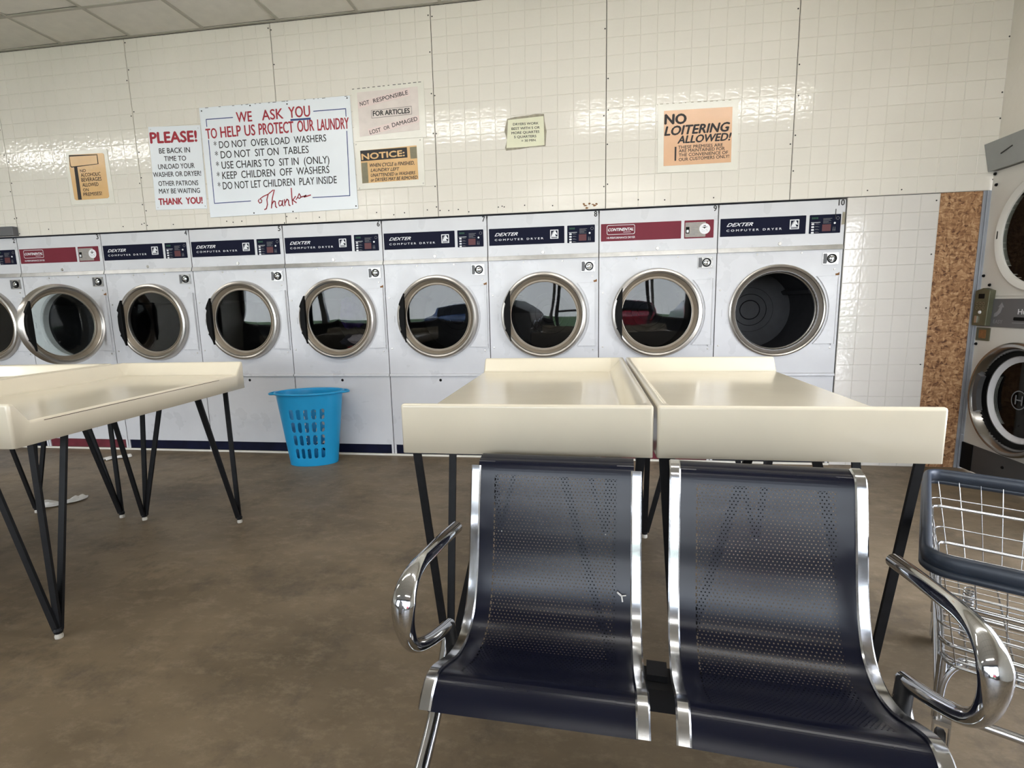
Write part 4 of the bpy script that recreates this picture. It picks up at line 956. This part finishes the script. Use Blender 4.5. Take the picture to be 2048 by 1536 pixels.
# ------------------------------------------------------------------ blue basket
def basket():
    org = W(628, 928, -.33)
    t = empty('laundry_basket', (-2.225, -.235, 0), math.radians(13)); tag(t, 'bright blue slotted plastic laundry basket on the floor against the dryers', 'basket')
    H = .555; Na = 72
    def rad(z): f = z / H; return (.178 + .068 * f, .108 + .044 * f)
    def pt(th, z):
        a, b_ = rad(z); e = 1.0
        c_, s_ = math.cos(th), math.sin(th)
        return (a * math.copysign(abs(c_) ** e, c_), b_ * math.copysign(abs(s_) ** e, s_), z)
    Nt, Nz = 336, 150; cols_ = (-.46, -.225, .0125, .26, .51); rows_ = (.101, .206, .307, .405)
    th_ = [2 * PI * i / Nt for i in range(Nt)]
    vs = [pt(t_, H * j / Nz) for j in range(Nz + 1) for t_ in th_]
    fs = []
    for j in range(Nz):
        zc = H * (j + .5) / Nz
        for i in range(Nt):
            t_ = 2 * PI * (i + .5) / Nt; u = math.cos(t_); open_ = False
            if abs(math.sin(t_)) > .5:
                for c_ in cols_:
                    if abs(u - c_) < .066:
                        for z_ in rows_:
                            dz = abs(zc - z_) - .026; du = (u - c_) * .2
                            if (dz < 0 and abs(du) < .0132) or (dz >= 0 and math.hypot(dz, du) < .0132): open_ = True
            if not open_: fs.append((j * Nt + i, j * Nt + (i + 1) % Nt, (j + 1) * Nt + (i + 1) % Nt, (j + 1) * Nt + i))
    body = MB().add(vs, fs).build('body', M['basket'], t, 60)
    so = body.modifiers.new('wall', 'SOLIDIFY'); so.thickness = .003; so.offset = -1
    MB().add([pt(2 * PI * i / Na, .006) for i in range(Na)], [tuple(range(Na))]).build('floor_of_basket', M['basket'], t)
    rim = MB(); ring = []
    for i in range(Na):
        th = 2 * PI * i / Na; p_ = pt(th, H); ring.append(p_)
    rim.tube([(p_[0] * 1.03, p_[1] * 1.05, H + .002) for p_ in ring], .0085, 8, closed=True)
    rim.build('rim', M['basket'], t, 60)
    for sg in (-1, 1):
        a0 = .246 * sg
        MB().tube(spline([(a0 * .94, -.055, H + .002), (a0 + sg * .028, -.045, H), (a0 + sg * .048, 0, H - .002), (a0 + sg * .028, .045, H), (a0 * .94, .055, H + .002)], 6), .008, 8).build('handle', M['basket'], t, 60)
    return t
basket()
# ------------------------------------------------------------------ wire laundry cart
cart = empty('laundry_cart', (.672, -2.60, 0), math.radians(-30)); tag(cart, 'chrome wire laundry cart with dark bumper rim, right of the bench', 'cart')
# local x = along the near edge (to the right), local y = away
CL, CWd, CT, CB = .77, .56, .575, .29
ins = .055
def corner_loop(x0, x1, y0, y1, z, r, n=5):
    return [(a, b_, z) for a, b_ in rrect(x0, x1, y0, y1, r, n)]
MB().tube(corner_loop(0, CWd, 0, CL, CT - .008, .05), [(.021, .012)] * 24, 12, closed=True, flat=(0, 0, 1)).tube(corner_loop(-.004, CWd + .004, -.004, CL + .004, CT - .032, .05), .010, 8, closed=True).build('bumper_rim', M['vinyl'], cart, 60)
def lerp(a, b_, f): return a + (b_ - a) * f
def sidept(side, f, z):
    k = (CT - z) / (CT - CB) * ins
    x0, x1, y0, y1 = k, CWd - k, k, CL - k
    return {'near': (lerp(x0, x1, f), y0, z), 'far': (lerp(x0, x1, f), y1, z), 'left': (x0, lerp(y0, y1, f), z), 'right': (x1, lerp(y0, y1, f), z)}[side]
wv = []
for side, nv in (('near', 9), ('far', 9), ('left', 7), ('right', 12)):
    for i in range(nv + 1):
        f = (i + .5) / (nv + 1); MB().tube([sidept(side, f, CT), sidept(side, f, CB)], .0015, 6).build('upright_wire', M['wire'], cart, 60)
b_ = MB()
for z, r in ((.49, .0026), (.395, .0026), (.305, .0026)):
    k = (CT - z) / (CT - CB) * ins; MB().tube(corner_loop(k, CWd - k, k, CL - k, z, .03), r, 8, closed=True).build('ring_wire', M['wire'], cart, 60)
b_ = MB()
k = ins
for i in range(17): y = lerp(k, CL - k, (i + .5) / 17); MB().tube([(k, y, CB), (CWd - k, y, CB)], .0016, 6).build('floor_wire', M['wire'], cart, 60)
for i in range(5): x = lerp(k, CWd - k, (i + .5) / 5); MB().tube([(x, k, CB - .004), (x, CL - k, CB - .004)], .0024, 6).build('floor_wire', M['wire'], cart, 60)
b_.tube(corner_loop(k, CWd - k, k, CL - k, CB - .002, .03), .004, 8, closed=True)
b_.build('floor_ring', M['wire'], cart, 60)
fr = MB()
fr.tube(corner_loop(.020, CWd - .020, .020, CL - .020, .462, .03), .006, 8, closed=True)
fr.tube(corner_loop(.045, CWd - .045, .045, CL - .045, .345, .03), .006, 8, closed=True)
fr.build('support_frame', M['chrome_rough'], cart, 60)
# coiled spring near the left corner
sp = [(.085 + .010 * math.cos(a), .045 + .010 * math.sin(a), .50 - a * .0012) for a in np.linspace(0, 2 * PI * 16, 160)]
MB().tube(sp, .0018, 5).build('spring', M['wire'], cart, 60)
lx, ly = .055, .10
for sx_, sy_ in ((0, 0), (1, 0), (0, 1), (1, 1)):
    x = lx if sx_ == 0 else CWd - lx; y = ly if sy_ == 0 else CL - ly
    pin = .05 if sy_ == 0 else -.05
    o = MB().tube(spline([(x, y, .11), (x, y, .20), (x, y, .285)], 4), .011, 12).build('post', M['chrome_rough'], cart, 60)
    c_ = MB().lathe([(.0001, -.011), (.030, -.011), (.037, -.007), (.037, .007), (.030, .011), (.0001, .011)], (x + .012, y, .038), 20, 'x').build('caster_wheel', M['rubber'], o, 40)
    MB().box(x - .006, x - .003, y - .018, y + .018, .03, .10).box(x + .027, x + .030, y - .018, y + .018, .03, .10).box(x - .006, x + .030, y - .018, y + .018, .10, .112).build('caster_fork', M['steel'], c_)
b_ = MB()
for y in (ly, CL - ly): b_.tube([(lx, y, .13), (CWd - lx, y, .13)], .011, 12)
for x in (lx, CWd - lx): b_.tube([(x, ly, .16), (x, CL - ly, .16)], .009, 10)
b_.build('lower_brace', M['chrome_rough'], cart, 60)
for y in (ly,):
    b_ = MB().tube(spline([(lx, y, .15), (lx + .006, y + .0, .22), (lx + .03, y + .01, .262), (lx + .08, y + .015, .276), (CWd - lx - .08, y + .015, .276), (CWd - lx - .03, y + .01, .262), (CWd - lx - .006, y, .22), (CWd - lx, y, .15)], 8), .011, 12).build('bent_frame', M['chrome_rough'], cart, 60)
# ------------------------------------------------------------------ litter
def tissue(name, pts, w0, seed, lab):
    random.seed(seed); C_ = spline([(x, y, 0) for x, y in pts], 8); V = []; n = 6
    for i, p_ in enumerate(C_):
        f = i / (len(C_) - 1); wd = w0 * (.35 + .65 * abs(math.sin(f * PI * 1.6 + .5))) 
        t = (C_[min(i + 1, len(C_) - 1)] - C_[max(i - 1, 0)]).normalized(); nn = Vector((-t.y, t.x, 0))
        for j in range(n + 1):
            q = j / n - .5; V.append((p_.x + nn.x * wd * q, p_.y + nn.y * wd * q, .004 + .020 * abs(math.sin(j * 2.1 + f * 7)) * (1 - abs(q) * 1.2)))
    F = [(i * (n + 1) + j, (i + 1) * (n + 1) + j, (i + 1) * (n + 1) + j + 1, i * (n + 1) + j + 1) for i in range(len(C_) - 1) for j in range(n)]
    o = MB().add(V, F).build(name, M['cloth_white'], None, 60); so = o.modifiers.new('t', 'SOLIDIFY'); so.thickness = .0015
    tag(o, lab, 'tissue')
def Fz(u, v):
    d = FWD + RGT * ((u - 1024) / FPX) - UPV * ((v - 768) / FPX); t = -CAM.z / d.z; p = CAM + d * t; return (p.x, p.y)
tissue('dryer_sheet', [Fz(208, 921), Fz(225, 917), Fz(240, 916), Fz(263, 912)], .10, 1, 'crumpled white dryer sheet on the floor close to dryer 3 and dryer 4')
tissue('dryer_sheet', [Fz(86, 1006), Fz(100, 1012), Fz(125, 1008), Fz(148, 1003), Fz(162, 994)], .10, 5, 'crumpled white dryer sheet lying on the floor behind the left table legs')
# ------------------------------------------------------------------ washers behind the camera (seen mirrored in the dryer glass)
def washer():
    t = empty('washing_machine', (0, 0, 0), PI / 2)    # faces +x
    MB().box(-.33, .33, 0, .7, .01, 1.05, .01).build('cabinet', M['alu'], t)
    MB().add([(-.33, .0, 1.05), (.33, .0, 1.05), (.33, .5, 1.32), (-.33, .5, 1.32), (-.33, .6, 1.05), (.33, .6, 1.05), (.33, .6, 1.32), (-.33, .6, 1.32)], [(0, 1, 2, 3), (4, 7, 6, 5), (0, 4, 5, 1), (3, 2, 6, 7), (0, 3, 7, 4), (1, 5, 6, 2)]).build('control_top', M['grey_panel'], t)
    d = MB().lathe([(.25, -.002), (.25, -.04), (.22, -.06), (.17, -.03), (.165, -.02)], (0, 0, .62), 40).build('door', M['chrome'], t, 35)
    MB().lathe([(.0001, -.03), (.165, -.022)], (0, 0, .62), 32).build('door_glass', M['black'], d, True)
    return t
wp = ['front-loading steel washer in the row behind the camera, nearest the camera'] + ['front-loading steel washer in the row behind the camera, %s from the camera' % s_ for s_ in ('second', 'third', 'fourth', 'fifth')]
w0 = washer()
for k in range(5):
    t = w0 if k == 0 else copy_tree(w0); t.location = (-1.15, -5.15 - .68 * k, 0); tag(t, wp[k], 'washer', 'washers behind the camera')
# outside the windows: asphalt, lawn, parked cars
o = MB().box(-40, 40, -16, YF - .12, -.18, -.08).build('parking_lot', mat('asphalt', sin((120, 118, 114)), .9, vscale=2)); tag(o, kind='structure')
o = MB().box(-40, 40, -45, -16, -.16, -.06).build('lawn', mat('lawn_grass', sin((88, 118, 60)), .95, var=.3, vscale=2)); tag(o, kind='structure')
def car(x, y, body, lab):
    t = empty('parked_car', (x, y, -.08)); tag(t, lab, 'car', 'cars parked outside')
    pr_ = [(-2.1, .35), (-2.15, .75), (-1.9, .95), (-1.1, 1.0), (-.6, 1.4), (.7, 1.42), (1.3, 1.02), (2.05, .9), (2.15, .6), (2.1, .35)]
    V = [(y_, x_, z_) for x_ in (-.85, .85) for y_, z_ in pr_]; n = len(pr_)
    V = [(xx if abs(zz) < 1.1 else xx * .78, yy, zz) for yy, xx, zz in V]
    b_ = MB().add(V, [tuple(range(n)), tuple(range(n, 2 * n))] + [(i, (i + 1) % n, n + (i + 1) % n, n + i) for i in range(n)]).build('body', body, t); bevel(b_, .05, 3)
    for sx_ in (-.8, .8):
        for sy_ in (-1.35, 1.35): MB().lathe([(.0001, -.1), (.3, -.1), (.33, -.06), (.33, .06), (.3, .1), (.0001, .1)], (sx_, sy_, .33), 20, 'x').build('wheel', M['rubber'], t, 40)
    MB().add([(-.62, 1.28, 1.06), (.62, 1.28, 1.06), (.56, .76, 1.40), (-.56, .76, 1.40)], [(0, 1, 2, 3)]).build('windscreen', M['black'], t)
    return t
M['car_red'] = mat('red_car_paint', sin((190, 36, 52)), .25, var=.05, coat=.6); M['car_white'] = mat('white_car_paint', sin((225, 228, 232)), .25, var=.03, coat=.6); M['car_blue'] = mat('blue_car_paint', sin((70, 100, 140)), .25, var=.05, coat=.6)
car(1.0, -12.6, M['car_red'], 'red car parked outside the entrance doors'); car(-4.2, -12.8, M['car_blue'], 'blue car parked outside the windows'); car(4.2, -15.6, M['car_white'], 'white car parked further off outside')
bpy.context.view_layer.update()
